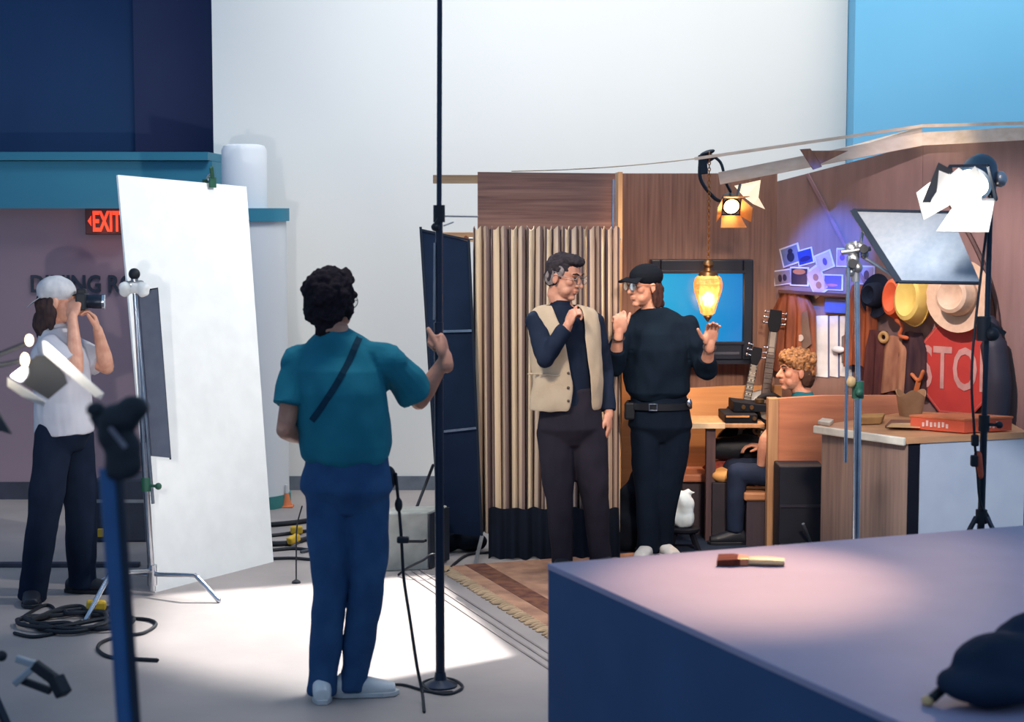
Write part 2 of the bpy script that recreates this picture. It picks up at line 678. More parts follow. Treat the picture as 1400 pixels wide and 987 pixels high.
obj('foot', MB().tube([csb + UP * .1, csb + V((-.2, .13, .1)), bk], .0125), M_CHROME, cst, smooth=True)
obj('foot_collar', MB().cyl(csb + UP * .05, csb + UP * (zj + .05), .026), M_CHROME, cst, smooth=True)
gm = csb.lerp(ctop, .36)
obj('riser_collar', MB().cyl(gm - UP * .03, gm + UP * .04, .026).cyl(gm, gm + V((.06, -.03, 0)), .008).ell(gm + V((.07, -.035, 0)), (.018, .018, .018)), M_GREEN, cst, smooth=True)
obj('grip_head', MB().cyl(ctop + V((-.03, -.03, .0)), ctop + V((.03, .03, .0)), .032).cyl(ctop - UP * .03, ctop + UP * .04, .018), M_ALU, cst, smooth=True)
obj('head_knob', MB().ell(ctop + UP * .065, (.03, .026, .03)), M_RUBBER, cst, smooth=True)
wr = MB()
wr.ell(ctop + V((-.045, -.03, -.01)), (.03, .03, .04)).ell(ctop + V((.05, -.03, -.012)), (.035, .03, .04)).ell(ctop + V((0, -.035, -.005)), (.05, .02, .028))
obj('glare_wrap', wr, mat('rag_and_glare', (235, 235, 232), .8), cst, voxel=.006, iters=3, disp=lambda p, n: .006 * noise.noise(p * 40), label='white cloth and painted glare round the grip head')  # white cloth, with the grip head's glare put into its shape
# grey flag held behind that stand
fy = YC + .03
fl = thing('flag_panel', 'narrow dark grey flag hung on the chrome stand beside the white board', 'flag', at(212, 625, fy))
obj('flag_cloth', MB().prism([at(186, 400, fy), at(215, 395, fy), at(233, 626, fy), at(192, 622, fy)], (0, .006, 0)), mat('flag_grey', (104, 110, 124), .85, c2=(94, 100, 116)), fl)
obj('flag_frame', MB().bar(at(215, 394, fy + .008), at(233, 628, fy + .008), .008, .008).bar(at(186, 399, fy + .008), at(216, 394, fy + .008), .008, .008), M_BLACKMET, fl)

# ================================================================ set flats
M_WALNUTX = wood('dark_panelling', (158, 116, 100), (110, 74, 66), 'x', 55)
M_WALNUTZ = wood('brown_panelling', (150, 110, 92), (118, 82, 68), 'z', 60)
M_TANPANEL = wood('tan_panel', (206, 150, 98), (190, 132, 84), 'x', 40)
M_STUD = wood('edge_stud', (224, 178, 126), (196, 146, 100), 'z', 40)
YH = 10.22
hd = MB()
p, q = at(653, 235, YH), at(841, 237, YH)
r_, s2 = at(841, 330, YH), at(653, 330, YH)
hd.prism([p, q, r_, s2], (0, .02, 0))
h = obj('set_flat', hd, M_WALNUTX)
tag(h, 'dark wood-grain header panel above the striped curtain', 'set wall panel')
ms = obj('metal_strip', MB().bar(at(839, 245, YH - .02), at(838, 316, YH - .02), .012, .008, (1, 0, 0)), M_CHROME)
tag(ms, 'thin bright metal strip standing at the edge of the header panel', 'metal strip')
# hidden back wall of the curtain niche and the curtain itself
cy = 10.08
xc0, xc1 = at(646, 500, cy).x, at(846, 500, cy).x
zt, zb = at(700, 313, cy).z, at(700, 728, cy).z
random.seed(11)
PL = 17
ph = [random.uniform(-.5, .5) for _ in range(PL + 3)]


def curt(u, v):
    # v 0 bottom, 1 top
    k = u * PL
    i = int(k)
    f = k - i
    wob = ph[i] * (1 - f) + ph[i + 1] * f
    amp = .026 + .012 * math.sin(i * 2.3)
    y = amp * math.sin(2 * math.pi * (k + .25 * wob + .06 * math.sin(v * 3 + i)))
    x = xc0 + (xc1 - xc0) * u + .006 * math.cos(2 * math.pi * k) + (.012 * (1 - v) * math.sin(u * 9))
    z = zb + (zt - zb) * v
    hv = (zt - z)
    if hv < .10:
        y = y * (.75 + .4 * math.sin(math.pi * hv / .10)) + .008 * math.sin(2 * math.pi * k * 2 + hv * 30)
        if abs(hv - .055) < .02:
            y *= .45
    if v > .999:
        z += .012 * math.sin(2 * math.pi * k * 1.3 + i) + .006
    return V((x, cy + y, z))


def curtain_mat():
    m = bpy.data.materials.new('striped_cloth')
    m.use_nodes = True
    nt = m.node_tree
    b = nt.nodes['Principled BSDF']
    b.inputs['Roughness'].default_value = .9
    b.inputs['Specular IOR Level'].default_value = .15
    uv = nt.nodes.new('ShaderNodeUVMap')
    sp = nt.nodes.new('ShaderNodeSeparateXYZ')
    nt.links.new(uv.outputs[0], sp.inputs[0])
    mu = nt.nodes.new('ShaderNodeMath')
    mu.operation = 'MULTIPLY'
    mu.inputs[1].default_value = 8.3
    nt.links.new(sp.outputs[0], mu.inputs[0])
    fr = nt.nodes.new('ShaderNodeMath')
    fr.operation = 'FRACT'
    nt.links.new(mu.outputs[0], fr.inputs[0])
    cr = nt.nodes.new('ShaderNodeValToRGB')
    cr.color_ramp.interpolation = 'CONSTANT'
    e = cr.color_ramp.elements
    cols = [(0, (172, 152, 138)), (.17, (96, 80, 82)), (.24, (226, 202, 170)), (.44, (140, 116, 104)), (.56, (84, 74, 84)), (.66, (200, 180, 160)), (.80, (134, 112, 106)), (.91, (92, 78, 82))]
    e[0].position, e[0].color = 0, lin(cols[0][1])
    e[1].position, e[1].color = cols[1][0], lin(cols[1][1])
    for p_, c_ in cols[2:]:
        n_ = e.new(p_)
        n_.color = lin(c_)
    nt.links.new(fr.outputs[0], cr.inputs[0])
    nt.links.new(cr.outputs[0], b.inputs['Base Color'])
    return m


ct = thing('curtain', 'beige and brown striped curtain gathered on a rod under the header panel', 'curtain', ((xc0 + xc1) / 2, cy, zb))
obj('drape', MB().grid(curt, PL * 14, 40), curtain_mat(), ct, smooth=True, solid=.003)
rodz = zt - .055
obj('rod', MB().cyl((xc0 - .02, cy + .03, rodz), (xc1 + .01, cy + .03, rodz), .008), M_ALU, ct, smooth=True)
# black skirt below
sk0, sk1 = at(668, 750, 9.86).x, at(848, 750, 9.86).x


def skirt(u, v):
    x = sk0 + (sk1 - sk0) * u
    return V((x, 9.9 + .02 * math.sin(u * 60) * (1 - v * .5) + .012 * math.sin(u * 23) + .12 * v, .006 + .27 * v + .006 * math.sin(u * 40)))


sk = obj('black_skirting', MB().grid(skirt, 120, 8), M_BLACKMATTE, smooth=True, solid=.004)
tag(sk, 'black cloth skirting on the floor under the striped curtain', 'cloth')
# lumber sticking out beside the curtain
lum = obj('lumber', MB().bar(at(592, 245, 10.27), at(662, 245, 10.27), .05, .02, (0, 0, 1)), M_CLEARWOOD, bevel=.002)
tag(lum, 'pale timber plank jutting out level with the header panel top', 'timber plank')
lum2 = obj('lumber', MB().bar(at(590, 324, 10.2), at(656, 324, 10.2), .055, .02, (0, 0, 1)), M_CLEARWOOD, bevel=.002)
tag(lum2, 'pale timber plank with a knot sticking out at curtain-rod height', 'timber plank')
lk = obj('knot', MB().lathe([(.012, 0), (.012, .001)], at(637, 325, 10.183), (0, 1, 0)), mat('knot', (150, 84, 50), .7), lum2)
# tall black flag frame
by = 9.98
P = lambda x, y: at(x, y, by)
bf = thing('black_flag', 'tall black cloth panel on a frame standing beside the striped curtain', 'flag', P(630, 735))
obj('cloth', MB().prism([P(576, 314), P(641, 330), P(659, 734), P(601, 727)], (0, .006, 0)), mat('black_duvetyne', (22, 36, 58), .9, c2=(19, 32, 53), scale=(6, 6, 6)), bf)
obj('frame', MB().bar(P(575, 310), P(601, 730), .014, .014).bar(P(641, 328), P(659, 736), .014, .014).bar(P(575, 314), P(641, 328), .010, .012), M_BLACKMET, bf)
obj('crossbar', MB().bar(at(604, 453, by - .012), at(645, 452, by - .012), .014, .008, (0, 0, 1)), M_CHROME, bf)
obj('crossbar', MB().bar(at(605, 590, by - .012), at(651, 585, by - .012), .014, .008, (0, 0, 1)), M_CHROME, bf)
fleg = MB()
fleg.bar(at(606, 728, by), onz(597, 772), .014, .012).bar(P(659, 734), onz(648, 776), .016, .012)
obj('leg', MB().bar(P(659, 733), onz(649, 774), .02, .012), M_ALU, bf)
obj('leg', MB().bar(P(601, 727), onz(598, 772), .02, .012), M_ALU, bf)
# TV wall
YT = 11.2
xa, xb = at(846, 300, YT).x, at(1062, 300, YT).x
ztv = at(900, 237, YT).z
tw = obj('set_flat', MB().bx(xa - .25, xb, YT, YT + .04, 0, ztv), M_WALNUTZ)
tag(tw, 'brown wood-panelled set wall that holds the television', 'set wall panel')
stp, sbt = at(848, 235, 10.2), at(850, 700, 10.2)
st = obj('edge_stud', MB().bx(at(845, 300, 10.2).x, at(851, 300, 10.2).x, 10.2, 10.32, 0, stp.z), M_STUD)
tag(st, 'narrow pale wooden upright between striped curtain and brown panelled wall', 'timber upright')
# return wall between the stud and the TV wall
rw = obj('set_flat', MB().bx(at(846, 300, 10.2).x + .001, at(846, 300, 10.2).x + .02, 10.325, YT - .002, 0, ztv - .01), M_TANPANEL)
tag(rw, 'tan return panel edge running back from the pale upright', 'set wall panel')
# right wall of the set, running towards the viewer
W0 = V((xb, YT, 0))
WD = V((.69, -.72, 0)).normalized()
WN = V((-.72, -.69, 0)).normalized()     # faces the viewer


def onwall(px, py, off=0.0):
    o_ = V((0, 0, CAMH))
    d = ray(px, py)
    p0 = W0 + WN * off
    t = (p0 - o_).dot(WN) / d.dot(WN)
    return o_ + d * t


wl0, wl1, wl2 = onwall(1062, 248), onwall(1262, 196), onwall(1420, 176)
tp0, tp1, tp2 = W0.copy(), V((wl1.x, wl1.y, 0)), V((wl2.x, wl2.y, 0))
M_MAUVE = wood('mauve_panel', (146, 116, 108), (132, 104, 97), 'z', 18, .75)
rwl = MB()
rwl.prism([tp0, tp1, wl1, V((W0.x, W0.y, wl0.z))], -WN * .03)
t = obj('set_flat', rwl, M_MAUVE)
tag(t, 'pinkish brown slanting set wall under the timber truss, hung with snapshots', 'set wall panel')
t = obj('set_flat', MB().prism([tp1 + WD * .002, tp2, wl2, wl1 + WD * .002], -WN * .03), M_MAUVE)
tag(t, 'mauve set wall panel behind the STOP sign and the cowboy hat', 'set wall panel')
bt = obj('timber_batten', MB().bar(onwall(1104, 238, .008), onwall(1192, 404, .008), .02, .012, WD), mat('mauve_batten', (150, 116, 120), .7))
tag(bt, 'thin slanting wooden batten across the blue-lit set wall', 'batten')
bt2 = obj('timber_batten', MB().tube(smooth_path([onwall(1288, 262, .016), onwall(1330, 330, .016), onwall(1358, 400, .016), onwall(1366, 470, .016), onwall(1362, 560, .016)], 6), .014, 6), mat('dark_batten', (96, 70, 64), .7))
tag(bt2, 'dark curved trim strip on the mauve wall beside the cowboy hat', 'batten')
# truss along the top
tr = thing('roof_truss', 'pale timber truss along the top of the slanting set wall', 'truss', onwall(1000, 245, .04))
TA, TB = at(984, 244, 10.8), onwall(1262, 190, .10)
UA, UB = at(950, 217, 10.8), onwall(1262, 172, .10)
TC, UC = onwall(1410, 182, .1), onwall(1410, 168, .1)
M_PALEWOOD = wood('pale_lumber', (232, 212, 192), (214, 190, 166), 'x', 24, .6)
obj('bottom_chord', MB().bar(TA, TB, .075, .03, UP).bar(TB, TC, .075, .03, UP), M_PALEWOOD, tr)
obj('top_chord', MB().bar(UA, UB, .018, .02, UP).bar(UB, UC, .018, .02, UP), M_PALEWOOD, tr)
obj('brace', MB().prism([at(1094, 204, 10.42), at(1108, 203, 10.42), at(1124, 228, 10.40), at(1112, 232, 10.40)], (0, .02, 0)).prism([at(1110, 206, 10.43), at(1160, 206, 10.36), at(1122, 224, 10.40)], (0, .01, 0)), wood('brown_brace', (140, 96, 74), (116, 76, 60), 'z', 30), tr)
obj('web_sheet', MB().prism([TA + V((.3, .02, .02)), TB + V((0, .02, .0)), UB + V((0, .02, 0)), UA + V((.62, .02, -.01))], (0, .006, 0)), mat('pale_ply', (226, 208, 190), .8), tr)
rp = obj('rope', MB().tube(catenary(at(700, 234, 10.3), UA + V((-.005, 0, 0)), .015), .004, 6), mat('pale_rope', (205, 190, 168), .9), smooth=True)
tag(rp, 'thin pale rope tied from the header panel to the truss', 'rope')

# low tan panel and a dark sheet added to darken the set floor
lpn = obj('set_flat', MB().bx(at(850, 600, 10.62).x, at(908, 600, 10.62).x, 10.62, 10.65, 0, at(870, 498, 10.62).z), M_TANPANEL)
tag(lpn, 'low tan panel showing between the curtain and the person in black', 'set wall panel')
mt = obj('dark_floor_sheet', MB().bx(.63, 3.1, 9.72, 11.15, .0, .004), mat('dark_sheet', (38, 48, 66), .9, c2=(32, 42, 58)))
tag(mt, 'added dark sheet darkening the floor under the booth and dinette table', 'dark sheet')
S_ = MB()
hp0 = at(857, 700, 10.16)
S_.ell((hp0.x, 10.16, .13), (.11, .09, .14)).ell((hp0.x + .03, 10.16, .28), (.085, .07, .14)).ell((hp0.x + .05, 10.16, .40), (.05, .05, .09))
hpo = obj('cloth_bundle', S_, M_BLACKMATTE, voxel=.012, iters=3, disp=lambda p, n: .02 * noise.noise(p * 10))
tag(hpo, 'dark cloth bundle heaped between the curtain and the legs of the person in black', 'cloth')

# ================================================================ television
tvY = 11.02
A = lambda x, y, d=0.0: at(x, y, tvY + d)
x0, x1 = A(890, 400).x, A(1030, 400).x
zt_, zb_ = A(960, 355).z, A(960, 492).z
tv = thing('television', 'black television glowing plain blue on the brown panelled wall', 'television', ((x0 + x1) / 2, tvY, zb_))
sx0, sx1 = A(903, 400).x, A(1016, 400).x
sz1, sz0 = A(960, 374).z, A(960, 467).z
bz = MB()
bz.bx(x0, sx0, tvY, tvY + .16, zb_, zt_).bx(sx1, x1, tvY, tvY + .16, zb_, zt_).bx(sx0, sx1, tvY, tvY + .16, sz1, zt_).bx(sx0, sx1, tvY, tvY + .16, zb_, sz0)
M_TVCASE = mat('television_case', (24, 30, 44), .35)
obj('casing', bz, M_TVCASE, tv, bevel=.008)
obj('screen_surround', MB().bx(sx0 - .012, sx1 + .012, tvY - .006, tvY + .01, sz1, sz1 + .02).bx(sx0 - .012, sx1 + .012, tvY - .006, tvY + .01, sz0 - .02, sz0), M_TVCASE, tv, bevel=.003)


def scr(u, v):
    a, b = 2 * u - 1, 2 * v - 1
    return V((sx0 + (sx1 - sx0) * u, tvY + .012 + .018 * (a * a + b * b) / 2, sz0 + (sz1 - sz0) * v))


def screen_mat():
    m = bpy.data.materials.new('blue_screen')
    m.use_nodes = True
    nt = m.node_tree
    b = nt.nodes['Principled BSDF']
    b.inputs['Base Color'].default_value = (.01, .02, .03, 1)
    b.inputs['Roughness'].default_value = .12
    uv = nt.nodes.new('ShaderNodeUVMap')
    sp = nt.nodes.new('ShaderNodeSeparateXYZ')
    nt.links.new(uv.outputs[0], sp.inputs[0])
    cr = nt.nodes.new('ShaderNodeValToRGB')
    cr.color_ramp.elements[0].color = lin((28, 160, 205))
    cr.color_ramp.elements[1].color = lin((0, 118, 190))
    nt.links.new(sp.outputs[0], cr.inputs[0])
    nt.links.new(cr.outputs[0], b.inputs['Emission Color'])
    b.inputs['Emission Strength'].default_value = .95
    return m


obj('screen', MB().grid(scr, 16, 12), screen_mat(), tv, smooth=True, label='plain blue lit screen')
obj('control_strip', MB().bx(sx0 + .1, sx1 - .02, tvY - .004, tvY + .004, zb_ + .035, zb_ + .05), mat('control_strip', (60, 66, 80), .4), tv)
obj('shelf', MB().bx(x0 - .01, x1 + .01, tvY - .02, tvY + .17, zb_ - .025, zb_ - .001), M_TVCASE, tv)

# ================================================================ amber pendant lamp
pY = 10.78
lc = at(968, 402, pY)
kk = (at(990, 402, pY).x - at(950, 402, pY).x) / 2
M_AMBER = mat('amber_glass', (240, 178, 120), .3, c2=(222, 140, 80), scale=(50, 50, 24), emit=(255, 150, 70), strength=.32, trans=.55, bump=.6, bscale=60, ramp=(.4, .6))
M_BRASS = mat('old_brass', (120, 92, 62), .35, .8)
pl = thing('pendant_lamp', 'amber glass lantern lamp hanging on a chain before the television', 'pendant lamp', (lc.x, lc.y, lc.z - .15))
zz = lambda y: at(968, y, pY).z - lc.z
obj('glass_shade', MB().lathe([(kk * .28, zz(431)), (kk * .5, zz(428)), (kk * .66, zz(415)), (kk * .95, zz(398)), (kk * 1.0, zz(388)), (kk * .9, zz(380)), (kk * .62, zz(375))], lc, n=8), M_AMBER, pl, label='amber pebbled glass shade, lit')
obj('brass_cap', MB().lathe([(kk * .7, zz(377)), (kk * .6, zz(372)), (kk * .35, zz(370)), (kk * .3, zz(366)), (kk * .42, zz(362)), (kk * .3, zz(357)), (kk * .1, zz(354))], lc, n=20), M_BRASS, pl, smooth=True)
obj('finial', MB().lathe([(kk * .25, zz(430)), (kk * .3, zz(433)), (kk * .15, zz(437)), (.003, zz(440))], lc, n=16), M_BRASS, pl, smooth=True)
chn = MB()
zc = lc.z + zz(354)
ztop = at(968, 208, pY).z
k = 0
while zc < ztop - .01:
    chn.torus((lc.x, lc.y, zc + .014), .011, .0033, (1, 0, 0) if k % 2 else (0, 1, 0), n=12, m=6, sx=.7)
    zc += .019
    k += 1
obj('chain', chn, mat('gold_chain', (170, 112, 60), .35, .8), pl, smooth=True)
obj('bulb', MB().ell(lc + UP * zz(408), (.032, .032, .045)), mat('lamp_bulb', (255, 240, 200), .3, emit=(255, 225, 160), strength=12), pl, smooth=True)
point('pendant_glow', lc + V((0, -.09, -.02)), 4, (1.0, .55, .2), .06)
point('pendant_glow', lc + V((.02, .12, .0)), 1.5, (1.0, .55, .2), .06)


# ================================================================ film lights
M_DOOR = mat('barn_door', (40, 44, 52), .5, .2)
M_DOORLIT = mat('barn_door_lit', (210, 210, 205), .4, .3)  # pale copy of the barn door, lamplight put into the colour
M_BLUECASE = mat('blue_black_case', (26, 58, 84), .4)


def film_light(root, pos, d, R, L, lens_mat, case, door_len, angles, door_mat=None, upv=UP, pocket=True, skip=()):
    """round-backed housing whose front faces along d, with four hinged doors"""
    d = V(d).normalized()
    pos = V(pos)
    M = frame3(d, upv)
    yv, zv = M.col[1].copy(), M.col[2].copy()
    obj('housing', MB().lathe([(R * .35, -L), (R * .75, -L * .92), (R * .95, -L * .6), (R, -L * .1), (R * 1.05, 0), (R * .9, .002)], pos, d, n=28), case, root, smooth=True)
    obj('lens', MB().lathe([(R * .86, .003), (R * .6, R * .12), (.002, R * .2)], pos, d, n=28), lens_mat, root, smooth=True, label='glowing lens')
    fr_ = MB()
    h = R * 1.08
    for (a, b) in ((yv, zv), (zv, yv)):
        for s in (-1, 1):
            fr_.bar(pos + a * h * s - b * h, pos + a * h * s + b * h, .012, .012)
    obj('door_frame', fr_, M_BLACKMET, root)
    for i, (a, b) in enumerate(((zv, yv), (-zv, yv), (yv, zv), (-yv, zv))):
        if i in skip:
            continue
        ang = math.radians(angles[i])
        out = d * math.cos(ang) + a * math.sin(ang)
        hp = pos + a * h + d * .012
        n_ = out.cross(b).normalized()
        w0, w1 = h * .98, h * (1.35 if i < 2 else .8)
        poly = [hp - b * w0, hp + b * w0, hp + out * door_len + b * w1, hp + out * door_len - b * w1]
        obj('barn_door', MB().prism(poly, n_ * .004), door_mat or M_DOOR, root)
    return M


# on the truss: hot orange lamp over the television
hotY = 10.78
lp = at(1000, 282, hotY)
fa = thing('film_light', 'black film lamp clamped to the truss above the television, glowing orange', 'film light', lp)
ldir = V((.06, -.86, -.42))
M_HOT = mat('hot_lens', (255, 190, 120), .3, emit=(255, 190, 110), strength=14)
film_light(fa, lp, ldir, .055, .12, M_HOT, M_BLACKMET, .12, (30, 12, 24, 24), mat('doors_orange_lit', (190, 140, 96), .4, .3))  # orange lamp glow painted into the door colour
cl0 = at(968, 210, 10.85)
ym = MB()
ym.tube(smooth_path([cl0 + UP * .0, at(985, 222, 10.84), at(992, 248, 10.82), lp + V((-.0, .05, .09))], 6), .009, 8)
ym.tube(smooth_path([at(958, 215, 10.85), at(958, 245, 10.83), at(976, 270, 10.81), lp + V((-.05, .03, .03))], 6), .012, 8)
obj('arm', ym, M_BLACKMET, fa, smooth=True)
cm = MB()
cm.ell(at(967, 209, 10.86), (.05, .03, .016), frame3((1, 0, .35), UP)).bar(at(960, 212, 10.86), at(962, 238, 10.85), .05, .04, (1, 0, 0)).bar(at(976, 214, 10.86), at(958, 226, 10.86), .02, .03)
obj('clamp', cm, M_BLACKMET, fa, bevel=.004)
spot('truss_lamp_beam', lp + ldir * .02 + V((0, -.1, -.12)), (1.3, 10.3, .7), 60, (1, .6, .3), 62, .7, .04)
wgY = 10.95
wg = thing('diffusion_sheet', 'small glowing white sheet clipped to the film lamp on the truss', 'diffusion sheet', at(1025, 285, wgY))
gs = [at(1004, 254, wgY), at(1040, 246, wgY), at(1037, 270, wgY + .02), at(1046, 286, wgY + .06), at(1030, 279, wgY + .02), at(1018, 270, wgY)]
obj('sheet', MB().prism(gs, (0, .003, 0)), mat('emissive_sheet', (250, 240, 215), .8, emit=(255, 236, 200), strength=.75), wg)  # sheet is no lamp; its lit brightness is put in as emission
obj('clip', MB().bar(at(1012, 252, wgY - .004), lp + V((.03, .05, .02)), .014, .014), M_BLACKMET, wg)

# tripod stand helper


def tripod(root, base, top, joint_z, spread, m, r=.012, az0=0.3, angs=None):
    base = V(base)
    top = V(top)
    jn = base.lerp(top, joint_z / (top.z - base.z))
    obj('lower_tube', MB().cyl(base + UP * .12, base.lerp(top, .5), r * 1.25), m, root, smooth=True)
    obj('upper_tube', MB().cyl(base.lerp(top, .48), top, r * .95), m, root, smooth=True)
    mid = base.lerp(top, .5)
    obj('collar', MB().cyl(mid - UP * .03, mid + UP * .04, r * 1.9).cyl(mid, mid + V((.05, -.02, 0)), .007).ell(mid + V((.06, -.024, 0)), (.016, .016, .016)), M_RUBBER, root, smooth=True)
    obj('leg_collar', MB().cyl(jn - UP * .03, jn + UP * .03, r * 2), M_RUBBER, root, smooth=True)
    for k in range(3):
        a = az0 + k * 2 * math.pi / 3 if angs is None else angs[k]
        f = base + V((math.cos(a), math.sin(a), 0)) * spread
        f.z = .012
        lg = obj('leg', MB().bar(jn + V((math.cos(a), math.sin(a), 0)) * .025, f, .022, .012), m, root)
        obj('foot_tip', MB().ell(f, (.016, .016, .012)), M_RUBBER, lg, smooth=True)
        inn = base + UP * .16
        obj('brace', MB().bar(inn, jn.lerp(f, .62), .014, .006), m, root)


# black stand with the big lamp in front of the counter
SY = 7.6
sb = V((at(1343, 600, SY).x, SY, 0))
stp_ = V((sb.x + .012, SY, at(1343, 245, SY).z))
ls = thing('light_stand', 'black tripod light stand in front of the pale counter panel', 'light stand', sb)
tripod(ls, sb, stp_, at(1343, 706, SY).z, .42, M_BLACKMET, .0125, angs=(math.radians(200), math.radians(320), math.radians(80)))
mk = at(1345, 450, SY)
obj('clutch', MB().cyl(mk - UP * .05, mk + UP * .055, .03).ell(mk + V((.03, -.03, -.02)), (.03, .03, .03)).bar(mk + V((.0, 0, .04)), mk + V((.09, -.01, -.02)), .02, .02), M_RUBBER, ls, smooth=True)
hang = MB()
hang.tube(smooth_path([stp_ + V((.0, -.02, -.02)), at(1330, 480, SY - .03), at(1332, 590, SY - .04), at(1336, 640, SY - .03), at(1341, 690, SY - .03), at(1358, 725, SY), V((sb.x + .2, SY - .1, .02))], 8), .006, 8)
cb = obj('lamp_cable', hang, M_RUBBER, smooth=True)
tag(cb, 'black lamp cable running down the black tripod stand', 'cable')
obj('plug', MB().box(at(1333, 602, SY - .04), (.03, .03, .05)).box(at(1332, 630, SY - .04), (.03, .03, .05)), M_RUBBER, cb, bevel=.006)
ft = obj('cable_tie', MB().tube([at(1337, 622, SY - .025), at(1340, 650, SY - .025)], [.018, .016], 10), mat('orange_tie', (205, 88, 60), .7), cb, smooth=True, label='orange cloth cable tie')
bl = thing('film_light', 'large film lamp with open barn doors on the black tripod stand', 'film light', stp_)
bpos = at(1330, 250, SY - .05)
M_WHOT = mat('white_hot_lens', (255, 250, 240), .3, emit=(255, 240, 220), strength=7)
bdir = (at(1000, 800, 5.3) - bpos).normalized()
bdir_s = V((-.50, -.66, -.55)).normalized()
film_light(bl, bpos, bdir_s, .080, .15, M_WHOT, M_BLUECASE, .19, (34, 10, 38, 26), M_DOORLIT, skip=(0, 2))
obj('yoke', MB().tube(smooth_path([bpos + V((.10, .02, .02)), bpos + V((.10, .08, -.10)), stp_ + UP * .0], 5), .012, 8), M_ALU, bl, smooth=True)
obj('tilt_knob', MB().ell(stp_ + V((.03, -.03, .0)), (.03, .03, .035)), M_ALU, bl, smooth=True)
m_dif = bpy.data.materials.new('diffusion_cloth')
m_dif.use_nodes = True
_nt = m_dif.node_tree
_d, _t, _m = _nt.nodes.new('ShaderNodeBsdfDiffuse'), _nt.nodes.new('ShaderNodeBsdfTranslucent'), _nt.nodes.new('ShaderNodeMixShader')
_d.inputs[0].default_value = lin((240, 240, 238))
_t.inputs[0].default_value = lin((245, 245, 242))
_nt.links.new(_d.outputs[0], _m.inputs[1])
_nt.links.new(_t.outputs[0], _m.inputs[2])
_nt.links.new(_m.outputs[0], _nt.nodes['Material Output'].inputs[0])
yd = SY - .24
obj('diffusion_cloth', MB().prism([at(x_, y_, yd + .05 * ((y_ - 230) / 60)) for x_, y_ in ((1284, 233), (1299, 239), (1311, 229), (1322, 237), (1333, 227), (1343, 241), (1342, 286), (1322, 299), (1307, 292), (1294, 273), (1273, 274), (1281, 262))], (0, .003, 0)), m_dif, bl, label='white diffusion cloth over the lamp front')
obj('outer_door', MB().prism([at(1283, 222, SY - .22), at(1302, 232, SY - .22), at(1272, 277, SY - .2), at(1261, 277, SY - .2)], (0, .004, 0)), M_DOOR, bl)
spot('tripod_lamp_beam', bpos + bdir * .34, at(1200, 805, 5.4), 34, (1.0, .70, .62), 44, 1.0, .06)
spot('tripod_lamp_down', bpos + V((-.08, -.02, -.20)), at(1262, 306, 8.0), 30, (1.0, .97, .94), 80, 1.0, .05)
point('tripod_lamp_spill', bpos + bdir_s * .12, 2.2, (1.0, .94, .86), .03)
spot('truss_flare_fill', (2.3, 9.2, 1.6), at(1290, 192, 10.2), 50, (1.0, .82, .58), 22, .9, .04)  # added spot for the warm flare on the truss, no lamp there

# chrome stand and the silver reflector in front of the set
RY = 8.2
rb = V((at(1173, 600, RY).x, RY, 0))
rt = V((at(1171, 345, RY).x, RY, at(1171, 345, RY).z))
c2 = thing('century_stand', 'chrome stand carrying the silver reflector before the booth and counter', 'light stand', rb)
rm = at(1173, 530, RY)
obj('column', MB().cyl(rb + UP * .02, rm, .018), M_CHROME, c2, smooth=True)
obj('riser', MB().cyl(rm - UP * .02, rt, .013), M_CHROME, c2, smooth=True)
obj('hanging_rod', MB().cyl(at(1156, 632, RY - .03), at(1160, 350, RY - .03), .0085), M_CHROME, c2, smooth=True)
obj('riser_collar', MB().cyl(rm - UP * .05, rm + UP * .03, .028).ell(rm + V((.0, -.03, -.02)), (.02, .02, .02)), M_GREEN, c2, smooth=True)
obj('collar_knob', MB().ell(rm + V((-.04, -.03, .03)), (.024, .022, .028)), mat('tan_knob', (196, 160, 110), .5), c2, smooth=True)
gh = MB()
for (px, py, r) in ((1163, 340, .03), (1176, 338, .025), (1166, 354, .03), (1172, 366, .026), (1162, 372, .022), (1182, 348, .02)):
    gh.ell(at(px, py, RY - .01), (r, .022, r))
gh.cyl(at(1150, 345, RY - .02), at(1190, 340, RY - .02), .012).cyl(at(1168, 330, RY), at(1170, 385, RY), .02)
obj('grip_head', gh, M_ALU, c2, smooth=True)
obj('knob', MB().cyl(at(1166, 360, RY - .07), at(1166, 360, RY), .022).cyl(at(1181, 340, RY - .07), at(1181, 340, RY), .02), M_RUBBER, c2, smooth=True)
for k, a in enumerate((200, 330, 85)):
    a = math.radians(a)
    dv = V((math.cos(a), math.sin(a), 0))
    obj('foot', MB().tube([rb + UP * (.22 - .03 * k), rb + dv * .16 + UP * (.22 - .03 * k), rb + dv * .42 + UP * .014], .0125), M_CHROME, c2, smooth=True)
q = [at(1166, 288, 8.25), at(1299, 291, 8.05), at(1341, 388, 7.75)]
q.append(None)
_n = (q[1] - q[0]).cross(q[2] - q[0])
_r = ray(1229, 386)
q[3] = V((0, 0, CAMH)) + _r * ((q[0] - V((0, 0, CAMH))).dot(_n) / _r.dot(_n))
rn = (q[1] - q[0]).cross(q[3] - q[0]).normalized()
if rn.y > 0:
    rn = -rn
rf = thing('silver_reflector', 'tilted silver reflector panel with black edging held by a chrome stand', 'reflector', q[3])
obj('panel', MB().prism(q, -rn * .006), mat('silver_fabric', (138, 146, 156), .5, .35, c2=(130, 139, 150), scale=(40, 40, 40)), rf)
ed = MB()
ed.bar(q[0] + rn * .004, q[3] + rn * .004, .028, .012, (q[1] - q[0])).bar(q[3] + rn * .004, q[2] + rn * .004, .012, .010, (q[0] - q[3])).bar(q[0] + rn * .004, q[1] + rn * .004, .010, .010, (q[3] - q[0]))
obj('edging', ed, M_BLACKMET, rf)
